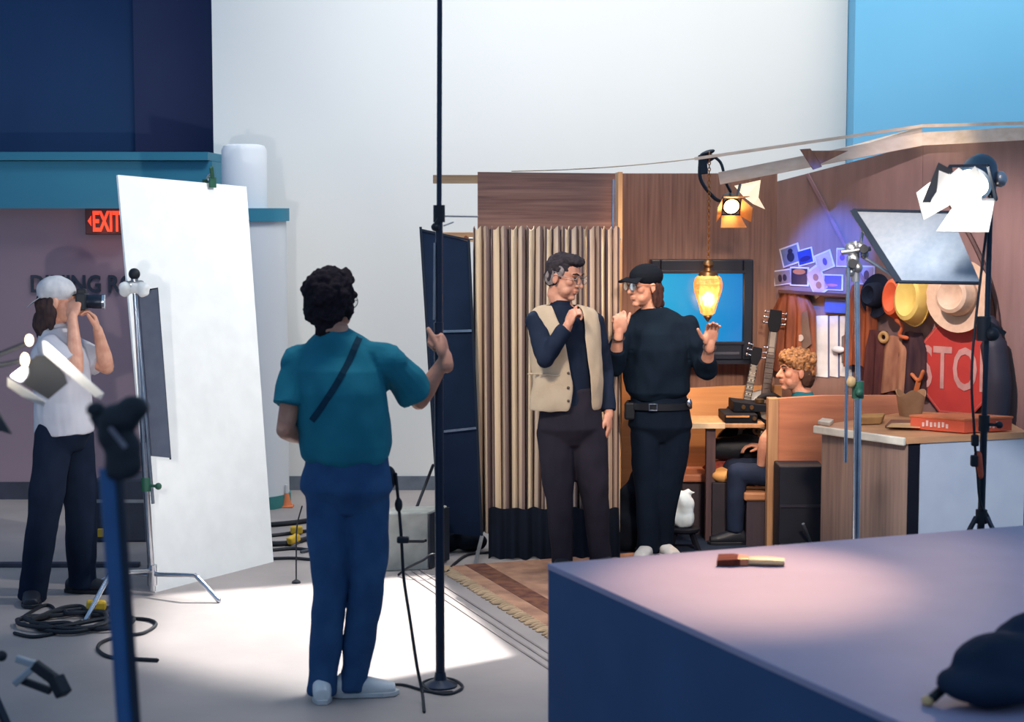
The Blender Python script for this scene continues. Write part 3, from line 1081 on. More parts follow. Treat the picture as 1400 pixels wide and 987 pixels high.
obj('support_rod', MB().cyl(at(1178, 350, RY), at(1232, 384, 8.07), .008).cyl(at(1176, 336, RY), at(1180, 316, 8.2), .007), M_ALU, rf, smooth=True)

# ================================================================ things pinned and hung on the slanting wall
M_PAPER = mat('photo_paper', (226, 216, 220), .5)


def snapshot(cx, cy_, w_, h_, rot, base, accent, label, blobs):
    """photograph pinned to the wall; w_, h_ in picture pixels of the wall's own plane"""
    c = onwall(cx, cy_, .006)
    k = F / c.y
    W, H = w_ / k / .69, h_ / k
    r = math.radians(rot)
    xv = (WD * math.cos(r) + UP * math.sin(r))
    yv = (UP * math.cos(r) - WD * math.sin(r))
    M = Matrix((xv, yv, WN)).transposed()
    o = obj('snapshot', MB().box(c, (W, H, .003), M), M_PAPER)
    tag(o, label, 'photograph', 'snapshots pinned on the slanting wall')
    m1 = mat('photo_' + '_'.join(str(v) for v in base), base, .3)
    obj('picture', MB().box(c + WN * .002, (W * .84, H * .84, .002), M), m1, o)
    m2 = mat('photo_' + '_'.join(str(v) for v in accent), accent, .3)
    b = MB()
    for (u, v, a, bb_) in blobs:
        b.lathe([(1, .0), (1, .001)], V((0, 0, 0)), (0, 0, 1), n=14)
        vs = b.bm.verts[:][-28:]
        for q_ in vs:
            q_.co = c + WN * .0035 + xv * (u * W * .42 + q_.co.x * a * W * .42) + yv * (v * H * .42 + q_.co.y * bb_ * H * .42) + WN * q_.co.z
    obj('printed_figure', b, m2, o)
    return o


snapshot(1081, 349, 23, 27, 17, (120, 126, 150), (44, 48, 70), 'white bordered snapshot of a dark figure, highest on the slanting wall', [(0, -.2, .45, .6), (.1, .5, .3, .3)])
snapshot(1101, 351, 19, 22, 14, (40, 70, 150), (24, 42, 110), 'plain blue snapshot beside the highest bordered one', [(0, -.3, .8, .4)])
snapshot(1127, 357, 20, 25, 20, (196, 178, 205), (96, 84, 140), 'pale lilac snapshot with a small blue figure on the blue-lit wall', [(.1, -.1, .3, .5)])
snapshot(1070, 379, 22, 21, 8, (150, 130, 128), (70, 56, 66), 'greyish bordered snapshot of two people beside a tan one', [(-.3, -.1, .25, .6), (.3, -.1, .25, .55)])
snapshot(1093, 378, 22, 26, 0, (50, 44, 60), (196, 120, 78), 'dark snapshot with an orange top under the plain blue one', [(0, .6, .8, .35)])
snapshot(1117, 384, 19, 40, 32, (214, 180, 186), (160, 110, 96), 'long tilted pinkish snapshot strip leaning on the wall', [(0, -.4, .4, .3), (.1, .3, .4, .3)])
snapshot(1139, 386, 23, 22, 0, (40, 82, 160), (190, 120, 140), 'blue snapshot with a pink streak above the posters', [(-.1, -.4, .7, .2)])
snapshot(1152, 352, 14, 26, 0, (184, 150, 180), (120, 90, 150), 'mauve snapshot half behind the chrome stand head', [(0, 0, .5, .4)])
snapshot(1185, 376, 18, 26, 0, (176, 160, 170), (80, 70, 90), 'grey snapshot of a face just behind the chrome stand', [(0, 0, .4, .6)])
# shelf and dark strip under the snapshots
shf = obj('wall_shelf', MB().prism([onwall(1064, 396, .001), onwall(1160, 402, .001), onwall(1160, 402, .10), onwall(1064, 396, .10)], (0, 0, -.02)), mat('dark_shelf', (84, 56, 50), .6))
tag(shf, 'narrow dark wooden shelf under the snapshots', 'shelf')
blu = obj('blue_folder', MB().box(onwall(1143, 418, .03), (.16, .02, .09), Matrix((WD, WN, UP)).transposed()), mat('blue_folder', (70, 100, 190), .5), bevel=.003)
tag(blu, 'flat blue folder hung under the narrow wall shelf', 'folder')

# posters
for i, (xa_, xb_, lab) in enumerate(((1111, 1133, 'white poster strip beside the brown jacket, first of three'), (1134.5, 1147, 'white narrow middle poster strip between two wider ones'), (1148.5, 1166, 'white poster strip with a framed picture hung over it'))):
    o = obj('poster', MB().prism([onwall(xa_, 432, .004), onwall(xb_, 431, .004), onwall(xb_, 516, .004), onwall(xa_, 514, .004)], WN * .002), mat('poster_white', (236, 236, 240), .7))
    tag(o, lab, 'poster', 'white poster strips on the slanting wall')
    obj('border', MB().prism([onwall(xb_ - 1.2, 431, .0075), onwall(xb_, 431, .0075), onwall(xb_, 516, .0075), onwall(xb_ - 1.2, 516, .0075)], WN * .001), mat('poster_line', (90, 110, 160), .7), o)
spot('poster_fill', (1.2, 8.9, 2.6), onwall(1138, 470), 85, (.93, .95, 1.0), 11, .5, .03)  # unseen spot added to brighten the white posters
fr = obj('picture_frame', MB().prism([onwall(1152, 460, .012), onwall(1172, 448, .012), onwall(1172, 486, .012), onwall(1152, 496, .012)], WN * .012), mat('grey_frame', (120, 116, 120), .4), bevel=.002)
tag(fr, 'small grey framed picture hung over the white posters', 'picture frame')
obj('picture', MB().prism([onwall(1155, 463, .0255), onwall(1170, 453, .0255), onwall(1170, 483, .0255), onwall(1155, 491, .0255)], WN * .001), mat('dark_picture', (60, 90, 130), .3), fr)
wp = obj('wall_hook_cloth', MB().ell(onwall(1146, 478, .03), (.05, .02, .022), Matrix((WD, WN, UP)).transposed()), mat('white_cloth', (225, 225, 232), .8), smooth=True)
wp.name = 'folded_paper'
tag(wp, 'crumpled white paper stuck on the middle poster', 'paper')


def hanging_coat(name, px, top, bot, wpx, m, label, folds, seed, cat='jacket'):
    """a garment hung flat against the wall: shoulders, folds, hem"""
    rs = random.Random(seed)
    phs = rs.uniform(0, 6)
    c = onwall(px, top, .02)
    k = F / c.y
    W, H = wpx / k / .69, (bot - top) / k

    def f(u, v):
        h = 1 - v
        wv = W * (.55 + .45 * min(1, h * 4) + .10 * h)
        x = (u - .5) * wv
        bulge = (1 - (2 * u - 1) ** 2) ** .5 if 0 < u < 1 else 0
        off = .012 + bulge * (.045 + .018 * math.sin(u * folds * 6.28 + phs + h * 1.5) * min(1, h * 3))
        z = -H * h - .02 * abs(u - .5) * (1 - h) + (.01 * math.sin(u * 9 + phs) if v < .01 else 0)
        return c + WD * x + WN * off + UP * z
    o = obj(name, MB().grid(f, 36, 24), m, smooth=True, solid=.006)
    tag(o, label, cat)
    return o


M_LEATHER = wood('brown_leather', (150, 84, 54), (96, 50, 36), 'z', 26, .6, 4)
M_RUST = wood('rust_leather', (176, 92, 50), (110, 54, 36), 'z', 26, .6, 4)
j = hanging_coat('jacket', 1088, 396, 508, 48, M_LEATHER, 'brown leather jacket hung on the slanting wall by the guitar', 4, 3)
obj('lining', MB().prism([onwall(1092, 430, .075), onwall(1104, 424, .075), onwall(1110, 470, .075), onwall(1098, 480, .075)], WN * .004), mat('grey_lining', (120, 100, 92), .8), j)
obj('badge', MB().lathe([(.021, 0), (.021, .006)], onwall(1095, 462, .083), WN, n=20), mat('badge_white', (215, 205, 200), .5), j, label='round white badge')
hanging_coat('jacket', 1180, 388, 500, 34, M_RUST, 'rust orange leather jacket hung behind the chrome stand', 3, 5)
hanging_coat('shirt', 1202, 450, 546, 36, wood('plum_cloth', (110, 66, 62), (70, 42, 46), 'z', 24, .8, 4), 'dark plum shirt hung on the wall below the dark hat', 3, 8, 'shirt')
hanging_coat('canvas_bag', 1228, 458, 536, 34, wood('canvas', (190, 138, 104), (146, 98, 78), 'z', 20, .85, 5), 'tan canvas bag hung on the wall left of the STOP sign'.replace(' left of', ' beside'), 2, 12, 'bag')
hanging_coat('apron', 1252, 452, 540, 30, wood('dark_cloth', (84, 60, 60), (50, 40, 48), 'z', 22, .85, 5), 'dark brown cloth hung between the canvas bag and the STOP sign', 2, 14, 'cloth')
tape = obj('tape_roll', MB().torus(onwall(1208, 461, .09), .026, .012, WN, 24, 8), mat('tan_tape', (206, 164, 104), .6), smooth=True)
tag(tape, 'roll of tan tape hung on the wall over the plum shirt', 'tape')
tool = obj('tool_handle', MB().tube(smooth_path([onwall(1226, 438, .09), onwall(1234, 446, .1), onwall(1230, 458, .1), onwall(1240, 462, .1)], 5), .012, 8), mat('orange_handle', (210, 110, 66), .5), smooth=True)
tag(tool, 'orange hooked tool hung above the canvas bag', 'tool')
tool2 = obj('hand_saw', MB().tube(smooth_path([onwall(1247, 512, .1), onwall(1256, 520, .1), onwall(1262, 508, .1)], 5), .012, 8).bar(onwall(1256, 520, .1), onwall(1250, 545, .1), .03, .006), mat('saw_handle', (214, 120, 66), .5), bevel=.002)
tag(tool2, 'small orange handled tool beside the edge of the STOP sign', 'tool')


def hat(name, px, py, W, H, m, label, brimk, tilt, off, band=None, crown=.1, cat='hat'):
    c = onwall(px, py, off)
    k = F / c.y
    a, b = W / 2 / k, H / 2 / k
    ax = (WN * .93 + UP * tilt + V((-.15, -.2, 0))).normalized()
    ref = UP - ax * UP.dot(ax)
    o = MB()

    def ringp(r, h, dent=0):
        M = []
        xv = ref.cross(ax).normalized()
        yv = ref.normalized()
        for i in range(32):
            t_ = 2 * math.pi * i / 32
            curl = .022 * (abs(math.cos(t_)) ** 3) * max(0, (r - brimk) / (1 - brimk))
            M.append(c + xv * (a * r * math.cos(t_)) + yv * (b * r * math.sin(t_)) + ax * (h + curl))
        return M
    R = [ringp(brimk * .2, -.004), ringp(brimk, -.004), ringp(.75, -.002), ringp(1, .004), ringp(1, .010), ringp(.8, .005), ringp(brimk, .006), ringp(brimk * .96, crown * .5), ringp(brimk * .86, crown * .9), ringp(brimk * .7, crown), ringp(brimk * .3, crown * .72)]
    o.rings(R)
    o_ = obj(name, o, m, smooth=True)
    tag(o_, label, cat)
    if band:
        obj('hat_band', MB().rings([ringp(brimk * 1.01, .008), ringp(brimk * 1.0, .028), ringp(brimk * .9, .028), ringp(brimk * .9, .008)], cap=False, closed=True), band, o_, smooth=True)
    return o_


M_FELT = mat('beige_felt', (222, 192, 160), .8, c2=(208, 176, 146), scale=(20, 20, 20))
hat('cowboy_hat', 1313, 405, 98, 100, M_FELT, 'large beige cowboy hat hung on the wall above the STOP sign', .56, .1, .10, mat('felt_band', (176, 150, 130), .7), .12)
hat('yellow_cap', 1254, 410, 48, 74, mat('yellow_felt', (232, 205, 110), .7, c2=(220, 188, 96)), 'yellow rounded hat hung beside the cowboy hat', .95, .15, .09, None, .13)
hat('orange_cap', 1230, 408, 34, 60, mat('orange_felt', (236, 112, 66), .7, c2=(222, 96, 56)), 'orange rounded hat partly covered by the yellow one', .95, .15, .04, None, .11)
hat('dark_hat', 1200, 404, 46, 60, mat('navy_felt', (40, 48, 66), .85), 'dark hat hung on the wall beside the orange hat', .6, .1, .05, None, .11)

# STOP sign
sc_ = onwall(1308, 503, .04)
kS = F / sc_.y
RS = 64 / kS / math.cos(math.pi / 8)
XS = WD
ss = thing('stop_sign', 'red octagonal STOP sign under the cowboy hat', 'stop sign', sc_ - UP * .26)
XW = 42 / kS / .69 / math.cos(math.pi / 8)


def octo(s, off):
    return [sc_ + WD * (XW * s * math.cos(math.pi / 8 + i * math.pi / 4)) + UP * (RS * s * math.sin(math.pi / 8 + i * math.pi / 4)) + WN * off for i in range(8)]


obj('plate', MB().prism(octo(1, 0), WN * .004), mat('stop_red', (196, 66, 56), .5, c2=(182, 58, 52), scale=(6, 6, 6)), ss)
obj('border', MB().rings([octo(.97, .0045), octo(.97, .006), octo(.945, .006), octo(.945, .0045)], cap=False, closed=True), mat('stop_trim', (206, 104, 92), .5), ss)
lh = 58 / kS
obj('letters', text_mb('STOP', lh / .70, sc_ + WN * .007 - UP * lh * .5, WD, UP, .002, sx=.60, font_bold=.004), mat('stop_letters', (214, 160, 148), .5), ss, label='pale capital letters STOP')
gc = thing('guitar_case', 'dark curved instrument case standing beside the STOP sign', 'case', onwall(1362, 560, .1))
obj('shell', MB().tube(smooth_path([onwall(1360, 575, .10), onwall(1364, 520, .10), onwall(1358, 470, .09), onwall(1352, 440, .07)], 6), [.08] * 7 + [.075] * 6 + [.055] * 5 + [.045], 14), mat('case_black', (46, 46, 58), .6), gc, smooth=True)
obj('latch', MB().box(onwall(1350, 500, .16), (.02, .02, .03)), M_ALU, gc)

# ================================================================ dinette: booth, table, bench, counter
M_BOOTH = wood('booth_wood', (208, 136, 100), (176, 110, 82), 'x', 22, .55)
M_POST = wood('booth_post', (196, 152, 112), (164, 122, 88), 'z', 40, .5)
yb = 10.2
bo = thing('booth_bench', 'brown wooden booth bench with the boy behind its back', 'bench', V((at(1085, 640, yb).x, yb + .2, 0)))
zt1 = at(1085, 545, yb).z
xp0, xp1, xe = at(1049, 640, yb).x, at(1063, 640, yb).x, at(1243, 560, yb).x
obj('back_panel', MB().prism([(xp1, yb, .12), (xe, yb, .12), (xe, yb, at(1243, 541, yb).z), (at(1125, 560, yb).x, yb, at(1125, 541, yb).z), (xp1, yb, at(1063, 545, yb).z)], (0, .05, 0)), M_BOOTH, bo)
obj('end_post', MB().bx(xp0, xp1, yb - .015, yb + .07, 0, zt1 + .003), M_POST, bo, bevel=.004, label='pale end post')
zs = at(1035, 672, 10.32).z
obj('seat', MB().bx(at(1016, 690, 10.32).x, xe - .3, yb + .075, yb + .42, zs - .05, zs), wood('seat_pad', (170, 120, 84), (140, 94, 66), 'x', 22, .6), bo, bevel=.012)
obj('plinth', MB().bx(at(1020, 690, 10.32).x, xe - .32, yb + .09, yb + .40, 0, zs - .05), wood('dark_plinth', (66, 56, 64), (54, 46, 56), 'z', 40), bo)
# opposite bench: tan back board
yo = 10.98
be = thing('bench', 'tan bench back board standing under the television', 'bench', V((at(1000, 560, yo).x, yo, 0)))
obj('back_panel', MB().prism([(at(925, 600, yo).x, yo, .35), (at(1068, 600, yo).x, yo, .35), (at(1068, 600, yo).x, yo, at(1068, 527, yo).z), (at(1002, 600, yo).x, yo, at(1002, 528, yo).z), (at(925, 600, yo).x, yo, at(925, 532, yo).z)], (0, .04, 0)), M_TANPANEL, be)
obj('seat', MB().bx(at(925, 600, yo).x, at(1052, 600, yo).x, yo - .34, yo - .002, .33, .38), M_BOOTH, be, bevel=.01)
obj('plinth', MB().bx(at(927, 600, yo).x, at(1050, 600, yo).x, yo - .31, yo, 0, .33), MATS['dark_plinth'], be)
# table
ty = 10.42
tz = at(960, 579, ty).z
tb = thing('dinette_table', 'dinette table with pale edge and one square leg beside the booth', 'table', V((at(985, 600, ty).x, ty, 0)))
obj('tabletop', MB().bx(at(920, 585, ty).x, at(1046, 585, ty).x, ty, ty + .40, tz - .028, tz), M_POST, tb, bevel=.006)
obj('edging', MB().bx(at(920, 585, ty).x, at(991, 585, ty).x, ty - .01, ty - .001, tz - .03, tz + .004), mat('cream_edging', (232, 206, 168), .45), tb, bevel=.002)
obj('leg', MB().bx(at(966, 640, ty).x, at(979, 640, ty).x, ty + .03, ty + .09, 0, tz - .03), wood('leg_wood', (92, 70, 72), (74, 56, 60), 'z', 40), tb, bevel=.004)
# gear on the table
M_GEAR = mat('black_gear', (20, 24, 34), .65, spec=.15)
ga = thing('amplifier', 'upper black amplifier box on the dinette table', 'amplifier', (at(1025, 580, ty).x, ty + .2, tz + .05))
gx0, gx1 = at(1003, 577, ty + .1).x, at(1050, 577, ty + .1).x
obj('case', MB().prism([(gx0, ty + .12, tz + .055), (gx1, ty + .12, tz + .055), (gx1, ty + .12, tz + .095), (gx0, ty + .12, tz + .12)], (0, .24, 0)), M_GEAR, ga, bevel=.004)
obj('dial', MB().lathe([(.014, 0), (.012, .012)], (gx0 + .06, ty + .12, tz + .085), (0, -1, 0)).lathe([(.014, 0), (.012, .012)], (gx0 + .11, ty + .12, tz + .083), (0, -1, 0)), M_BRASS, ga, smooth=True)
gb = thing('amplifier', 'lower black box under the amplifier at the table edge', 'amplifier', (at(1012, 585, ty).x, ty + .16, tz))
hx0, hx1 = at(991, 585, ty).x, at(1036, 585, ty).x
obj('case', MB().bx(hx0, hx1, ty + .01, ty + .34, tz + .002, tz + .052), M_GEAR, gb, bevel=.004)
obj('tan_strip', MB().bx(hx0 + .008, hx1 - .05, ty + .003, ty + .0095, tz + .036, tz + .046), mat('tan_strip', (206, 150, 96), .5), gb)
obj('knob', MB().lathe([(.012, 0), (.012, .014)], (hx1 - .02, ty + .01, tz + .03), (0, -1, 0)), M_BRASS, gb, smooth=True)
# mug and gold tin
tin = obj('tin', MB().lathe([(.03, 0), (.03, .02), (.026, .022)], (at(1038, 570, ty + .2).x, ty + .2, tz + .125), n=18), M_BRASS, smooth=True)
tin.location.z -= .02
tag(tin, 'small gold tin lying on top of the upper amplifier', 'tin')
# under-table clutter


def cushion(name, c, s, m, label, cat, seed):
    o = MB()
    o.ell(c, s, None, 28, 16)
    r = obj(name, o, m, voxel=.012, iters=2, disp=lambda p, n: .022 * noise.noise(p * 9 + V((seed, 0, 0))))
    tag(r, label, cat)
    return r


cz = .38
bx_, bb2 = at(1008, 615, 10.72).x, 10.70
cushion('blanket', (bx_, bb2, cz + .035), (.22, .12, .04), mat('red_blanket', (170, 84, 70), .9, c2=(128, 60, 56), scale=(30, 30, 30)), 'reddish folded blanket on the bench under the table', 'blanket', 2)
cushion('bag', (bx_ - .01, bb2, cz + .155), (.19, .085, .085), mat('black_bag', (26, 32, 44), .6, bump=.3, bscale=30), 'black bag lying on the red blanket under the table', 'bag', 7)
cushion('cushion', (at(988, 655, 10.5).x, 10.5, .40), (.075, .09, .04), mat('tan_cushion', (222, 168, 104), .8), 'small tan cushion under the table in front of the red blanket', 'cushion', 5)
crt = obj('wooden_box', MB().bx(at(972, 690, 10.48).x, at(994, 690, 10.48).x, 10.42, 10.58, 0, .362), mat('dark_crate', (50, 44, 54), .7), bevel=.005)
tag(crt, 'dark upright box under the table holding up the tan cushion', 'box')
cdp = MB()
cdp.tube(smooth_path([(bx_ - .06, bb2 - .16, cz + .2), (bx_ - .02, bb2 - .19, cz + .24), (bx_ + .04, bb2 - .18, cz + .2), (bx_ + .1, bb2 - .17, cz + .16)], 6), .008, 8)
hdl = obj('gold_trinket', MB().torus((bx_ + .12, 10.52, tz - .07), .02, .008, (0, 1, 0)).torus((bx_ + .09, 10.52, tz - .055), .018, .008, (.3, 1, 0)).cyl((bx_ + .1, 10.52, tz - .04), (bx_ + .1, 10.52, tz - .026), .004), M_BRASS, smooth=True)
tag(hdl, 'bunch of gold rings hung beneath the table edge', 'trinket')


# guitars leaning in the corner
def guitar(root, body_c, head_top, side, wood_m, neck_m, neck_only=False, scale=1.0):
    """acoustic-style guitar: body outline, soundboard, neck, frets, headstock with pegs"""
    body_c, head_top = V(body_c), V(head_top)
    ax = (head_top - body_c).normalized()
    n_ = V((0, -1, 0.15))
    n_ = (n_ - ax * n_.dot(ax)).normalized()
    s_v = n_.cross(ax).normalized()
    prof = [(-.24, .01), (-.235, .09), (-.20, .15), (-.13, .175), (-.05, .15), (.0, .12), (.05, .115), (.10, .13), (.16, .135), (.21, .10), (.235, .04), (.24, .01)]
    pts = [body_c + ax * a * scale + s_v * b * scale for a, b in prof] + [body_c + ax * a * scale - s_v * b * scale for a, b in reversed(prof)]
    obj('body', MB().prism([p - n_ * .035 for p in pts], n_ * .07), wood_m, root, bevel=.006, smooth=True)
    nk0 = body_c + ax * .15 * scale + n_ * .042
    nk1 = head_top - ax * .14 * scale
    obj('neck', MB().bar(nk0, nk1, .058 * scale, .022, s_v), neck_m, root, bevel=.004)
    fr_ = MB()
    L = (nk1 - nk0).length
    for i in range(14):
        p = nk1 - (nk1 - nk0) * (i / 14)
        fr_.bar(p - s_v * .027 * scale + n_ * .012, p + s_v * .027 * scale + n_ * .012, .004, .004)
    for i in (2, 4, 6, 8, 11):
        p = nk1 - (nk1 - nk0) * ((i + .5) / 14) + n_ * .0125
        for t_ in (-.011, .011):
            fr_.lathe([(.006, 0), (.006, .001)], p + s_v * t_, n_, n=10)
    obj('frets', fr_, mat('fret_metal', (200, 196, 180), .35, .5), root)
    obj('headstock', MB().prism([nk1 - s_v * .024 * scale, nk1 + s_v * .024 * scale, nk1 + ax * .05 + s_v * .042 * scale, head_top + s_v * .036 * scale, head_top - s_v * .036 * scale, nk1 + ax * .05 - s_v * .042 * scale], n_ * .016), M_GEAR, root, bevel=.003)
    pg = MB()
    for i in range(3):
        for s in (-1, 1):
            p = nk1 + ax * (.055 + i * .034) + s_v * s * .04 * scale + n_ * .008
            pg.cyl(p, p + s_v * s * .02, .004).ell(p + s_v * s * .026, (.008, .008, .010))
    obj('tuning_pegs', pg, M_CHROME, root, smooth=True)
    obj('sound_hole', MB().lathe([(.045 * scale, .0), (.045 * scale, .003)], body_c + ax * .06 * scale + n_ * .036, n_, n=24), mat('hole_ring', (176, 112, 64), .5), root)
    obj('bridge', MB().bar(body_c - ax * .11 * scale - s_v * .06 + n_ * .04, body_c - ax * .11 * scale + s_v * .06 + n_ * .04, .02, .01, ax), M_GEAR, root)
    obj('strings', MB().bar(body_c - ax * .11 * scale + n_ * .05, nk1 + n_ * .017, .034 * scale, .0012, s_v), mat('string_metal', (120, 112, 104), .4, .4), root)  # plain grey colour of the strings


M_DARKGUITAR = mat('dark_guitar', (40, 32, 34), .3)
g1 = thing('guitar', 'dark guitar with six pegs leaning by the brown leather jacket', 'guitar', at(1040, 630, 10.86))
guitar(g1, at(1040, 585, 10.93), at(1061, 424, 11.02), 1, M_DARKGUITAR, mat('dark_neck', (64, 44, 38), .4))
g2 = thing('guitar', 'black guitar with a dotted neck slanting from the amplifier under the television', 'guitar', at(1030, 575, 10.72))
guitar(g2, at(1011, 590, 10.85), at(1036, 475, 10.90), 1, M_GEAR, mat('dotted_neck', (46, 38, 40), .4), scale=.8)
for ch in g1.children:
    if ch.name.startswith('frets'):
        ch.data.materials[0] = mat('dark_frets', (74, 62, 56), .5)
arch = obj('wheel_rim', MB().torus(at(1051, 560, 10.66), .085, .02, (0.1, 1, 0), 28, 10), M_GEAR, smooth=True)
arch.name = 'headphones'
tag(arch, 'black ring-shaped headphones standing behind the upper amplifier', 'headphones')

# counter
def cpt(px, py, z):
    return onz(px, py, z)


cz_ = .83
C0 = onz(1240, 599, cz_)
CL = onz(1116, 582, cz_)
CR = onz(1405, 591, cz_)
CBL, CBR = V((2.30, 10.10, cz_)), V((2.76, 9.93, cz_))
poly = [C0, CR, CBR, CBL, CL]
dn = lambda p, z: V((p.x, p.y, z))
co = thing('counter', 'kitchen counter with cream edge, brown side and pale front panel', 'counter', dn(C0, 0))
obj('worktop', MB().prism([dn(p, cz_ - .03) for p in poly], (0, 0, .03)), wood('worktop_tan', (206, 150, 104), (186, 130, 90), 'x', 20, .4), co)
obj('worktop_edging', MB().bar(C0 + UP * -.018 + V((-.012, -.006, 0)), CL + UP * -.018 + V((-.012, -.006, 0)), .042, .022, UP), mat('cream_edge', (236, 222, 200), .4), co, bevel=.006)
ins = lambda p, s: p + (sum(poly, V()) / 5 - p) * s
sp_ = [ins(p, .03) for p in poly]
a_, b_ = ins(CL, .05), ins(C0, .03)
obj('side_panel', MB().prism([dn(a_, 0), dn(b_, 0), dn(b_, cz_ - .032), dn(a_, cz_ - .032)], V((.03, .02, 0))), wood('counter_side', (160, 128, 108), (132, 104, 92), 'z', 50), co)
e_ = (CR - C0).normalized()
g0 = b_ + e_ * .005
g1_ = b_ + e_ * .075
obj('corner_gap', MB().prism([dn(g0, 0), dn(g1_, 0), dn(g1_, cz_ - .032), dn(g0, cz_ - .032)], V((-.02, .04, 0))), mat('dark_gap', (24, 26, 36), .8), co, label='dark recessed corner strip')
obj('front_panel', MB().prism([dn(g1_ + V((0, -.006, 0)), 0), dn(ins(CR, .02), 0), dn(ins(CR, .02), cz_ - .032), dn(g1_ + V((0, -.006, 0)), cz_ - .032)], V((-.01, .03, 0))), mat('pale_front', (186, 190, 200), .6, c2=(180, 184, 195)), co, label='pale blue-grey front panel')
# orange flat box
q0 = onz(1318, 592, cz_ + .005)
ob = thing('flat_box', 'orange-red flat cardboard box with white print on the counter', 'box', q0)
dx = V((.93, .36, 0)).normalized()
dy = V((-.80, .60, 0)).normalized()
zh = .075
o0, o1, o2 = q0 + UP * .0, q0 + dx * .30, q0 + dy * .30
M_ORBOX = mat('orange_card', (222, 92, 58), .6, c2=(212, 84, 52))
obj('carton', MB().prism([o0, o1, o1 + dy * .30, o2], (0, 0, zh - .012)), M_ORBOX, ob, bevel=.002)
obj('lid', MB().prism([o0 + UP * (zh - .0115) - dx * .004 - dy * .004, o1 + UP * (zh - .0115) + dx * .004 - dy * .004, o1 + dy * .304 + UP * (zh - .0115) + dx * .004, o2 + dy * .004 + UP * (zh - .0115) - dx * .004], (0, 0, .012)), mat('orange_lid', (232, 122, 72), .6), ob, bevel=.002)
pm = MB()
rr = random.Random(2)
for (oo, dd, nn) in ((o0 + dx * .09 - dy * .005, dx, -dy), (o0 + dy * .09 - dx * .005, dy, -dx)):
    for i in range(7):
        p = oo + dd * (.022 * i) + UP * (.030 + .004 * (i % 2))
        pm.bar(p - UP * .012, p + UP * (.010 + .004 * (i % 3)), .013, .002, dd)
obj('printing', pm, mat('white_print', (244, 200, 180), .6), ob)
# small items on the counter
wc = obj('tape_box', MB().prism([onz(1118, 580, cz_ + .002), onz(1134, 583, cz_ + .002), onz(1140, 578, cz_ + .002), onz(1124, 576, cz_ + .002)], (0, 0, .02)), mat('cream_box', (226, 208, 186), .6), bevel=.003)
tag(wc, 'small cream box at the counter corner', 'box')
pb = obj('paper_bag', MB().prism([onz(1172, 581, cz_ + .002), onz(1204, 580, cz_ + .002), onz(1208, 575, cz_ + .002), onz(1176, 576, cz_ + .002)], (0.01, 0, .042)), mat('kraft', (206, 150, 92), .8), bevel=.006)
tag(pb, 'tan paper packet on the counter beside the chrome stand', 'packet')
bkk = obj('book', MB().prism([onz(1210, 585, cz_ + .002), onz(1262, 586, cz_ + .002), onz(1262, 577, cz_ + .002), onz(1218, 577, cz_ + .002)], (0, 0, .014)), mat('brown_cover', (140, 84, 60), .6), bevel=.002)
tag(bkk, 'flat brown book on the counter in front of the orange box', 'book')
obj('pages', MB().prism([onz(1212, 584, cz_ + .017), onz(1258, 585, cz_ + .017), onz(1258, 579, cz_ + .017), onz(1219, 579, cz_ + .017)], (0, 0, .003)), mat('book_pages', (214, 166, 112), .7), bkk)
bsk_c = onz(1250, 578, cz_)
bsk = MB()


def bag_f(u, v):
    t_ = u * 2 * math.pi
    r = .075 * (.8 + .3 * v + .05 * math.sin(t_ * 5))
    return V((bsk_c.x + .05 + r * math.cos(t_), 9.86 + r * .7 * math.sin(t_), cz_ + .003 + .13 * v + .02 * v * math.sin(t_ * 3)))


bg = obj('paper_sack', MB().grid(bag_f, 30, 8), mat('sack_tan', (196, 150, 110), .85), smooth=True, solid=.004)
tag(bg, 'crumpled tan paper sack standing behind the orange box', 'sack')
# chair-like dark panel and metal rod beneath the counter
mr_ = obj('metal_rod', MB().cyl(at(1098, 716, 9.83), onz(1117, 763), .009), M_ALU, smooth=True)
tag(mr_, 'short slanting metal rod on the floor beside the booth back', 'rod')
dk = thing('flight_case', 'dark equipment trunk pushed between the booth and counter side', 'trunk', (at(1100, 700, 9.95).x, 9.95, 0))
obj('shell', MB().bx(at(1066, 700, 9.9).x, at(1128, 700, 9.9).x, 9.92, 10.15, .0, at(1090, 638, 9.9).z), mat('trunk_black', (28, 32, 44), .6), dk, bevel=.008)
obj('lid_strip', MB().bx(at(1067, 700, 9.9).x, at(1127, 700, 9.9).x, 9.912, 9.919, .3, .315), mat('trunk_strip', (52, 50, 62), .5), dk)

# ================================================================ people
NZ = noise.noise


def torso(J, g=0.0, lo=0, hi=8, loose=(0, 0, 0, 0, 0, 0, 0, 0), sc=1.0):
    hl, sl = J['hlat'].normalized(), J['slat'].normalized()
    hip, wa, ch, sh, nb = J['hip'], J['waist'], J['chest'], J['sh'], J['nb']
    pts = [(hip + (hip - wa).normalized() * .09, .10, .066, 0), (hip, .168, .115, 0), (hip.lerp(wa, .55), .156, .11, .25), (wa, .142, .102, .45),
           (ch, .160, .118, .8), (ch.lerp(sh, .6), .166, .108, 1), (sh, .150, .080, 1), (nb, .062, .060, 1)]
    secs = []
    for i, (c, a, b, f) in enumerate(pts):
        if i < lo or i >= hi:
            continue
        lat = hl.lerp(sl, f).normalized()
        fw = UP.cross(lat)          # lat is the anatomical right
        ax = (sh - hip).normalized()
        fw = (fw - ax * fw.dot(ax)).normalized()
        gg = g + loose[i]
        secs.append((c, a * sc + gg, b * sc + gg, lat, fw))
    return secs


def head_frame(c, fwd, up=UP):
    x = V(fwd).normalized()
    z = (V(up) - x * V(up).dot(x)).normalized()
    y = z.cross(x)
    return Matrix((x, y, z)).transposed()


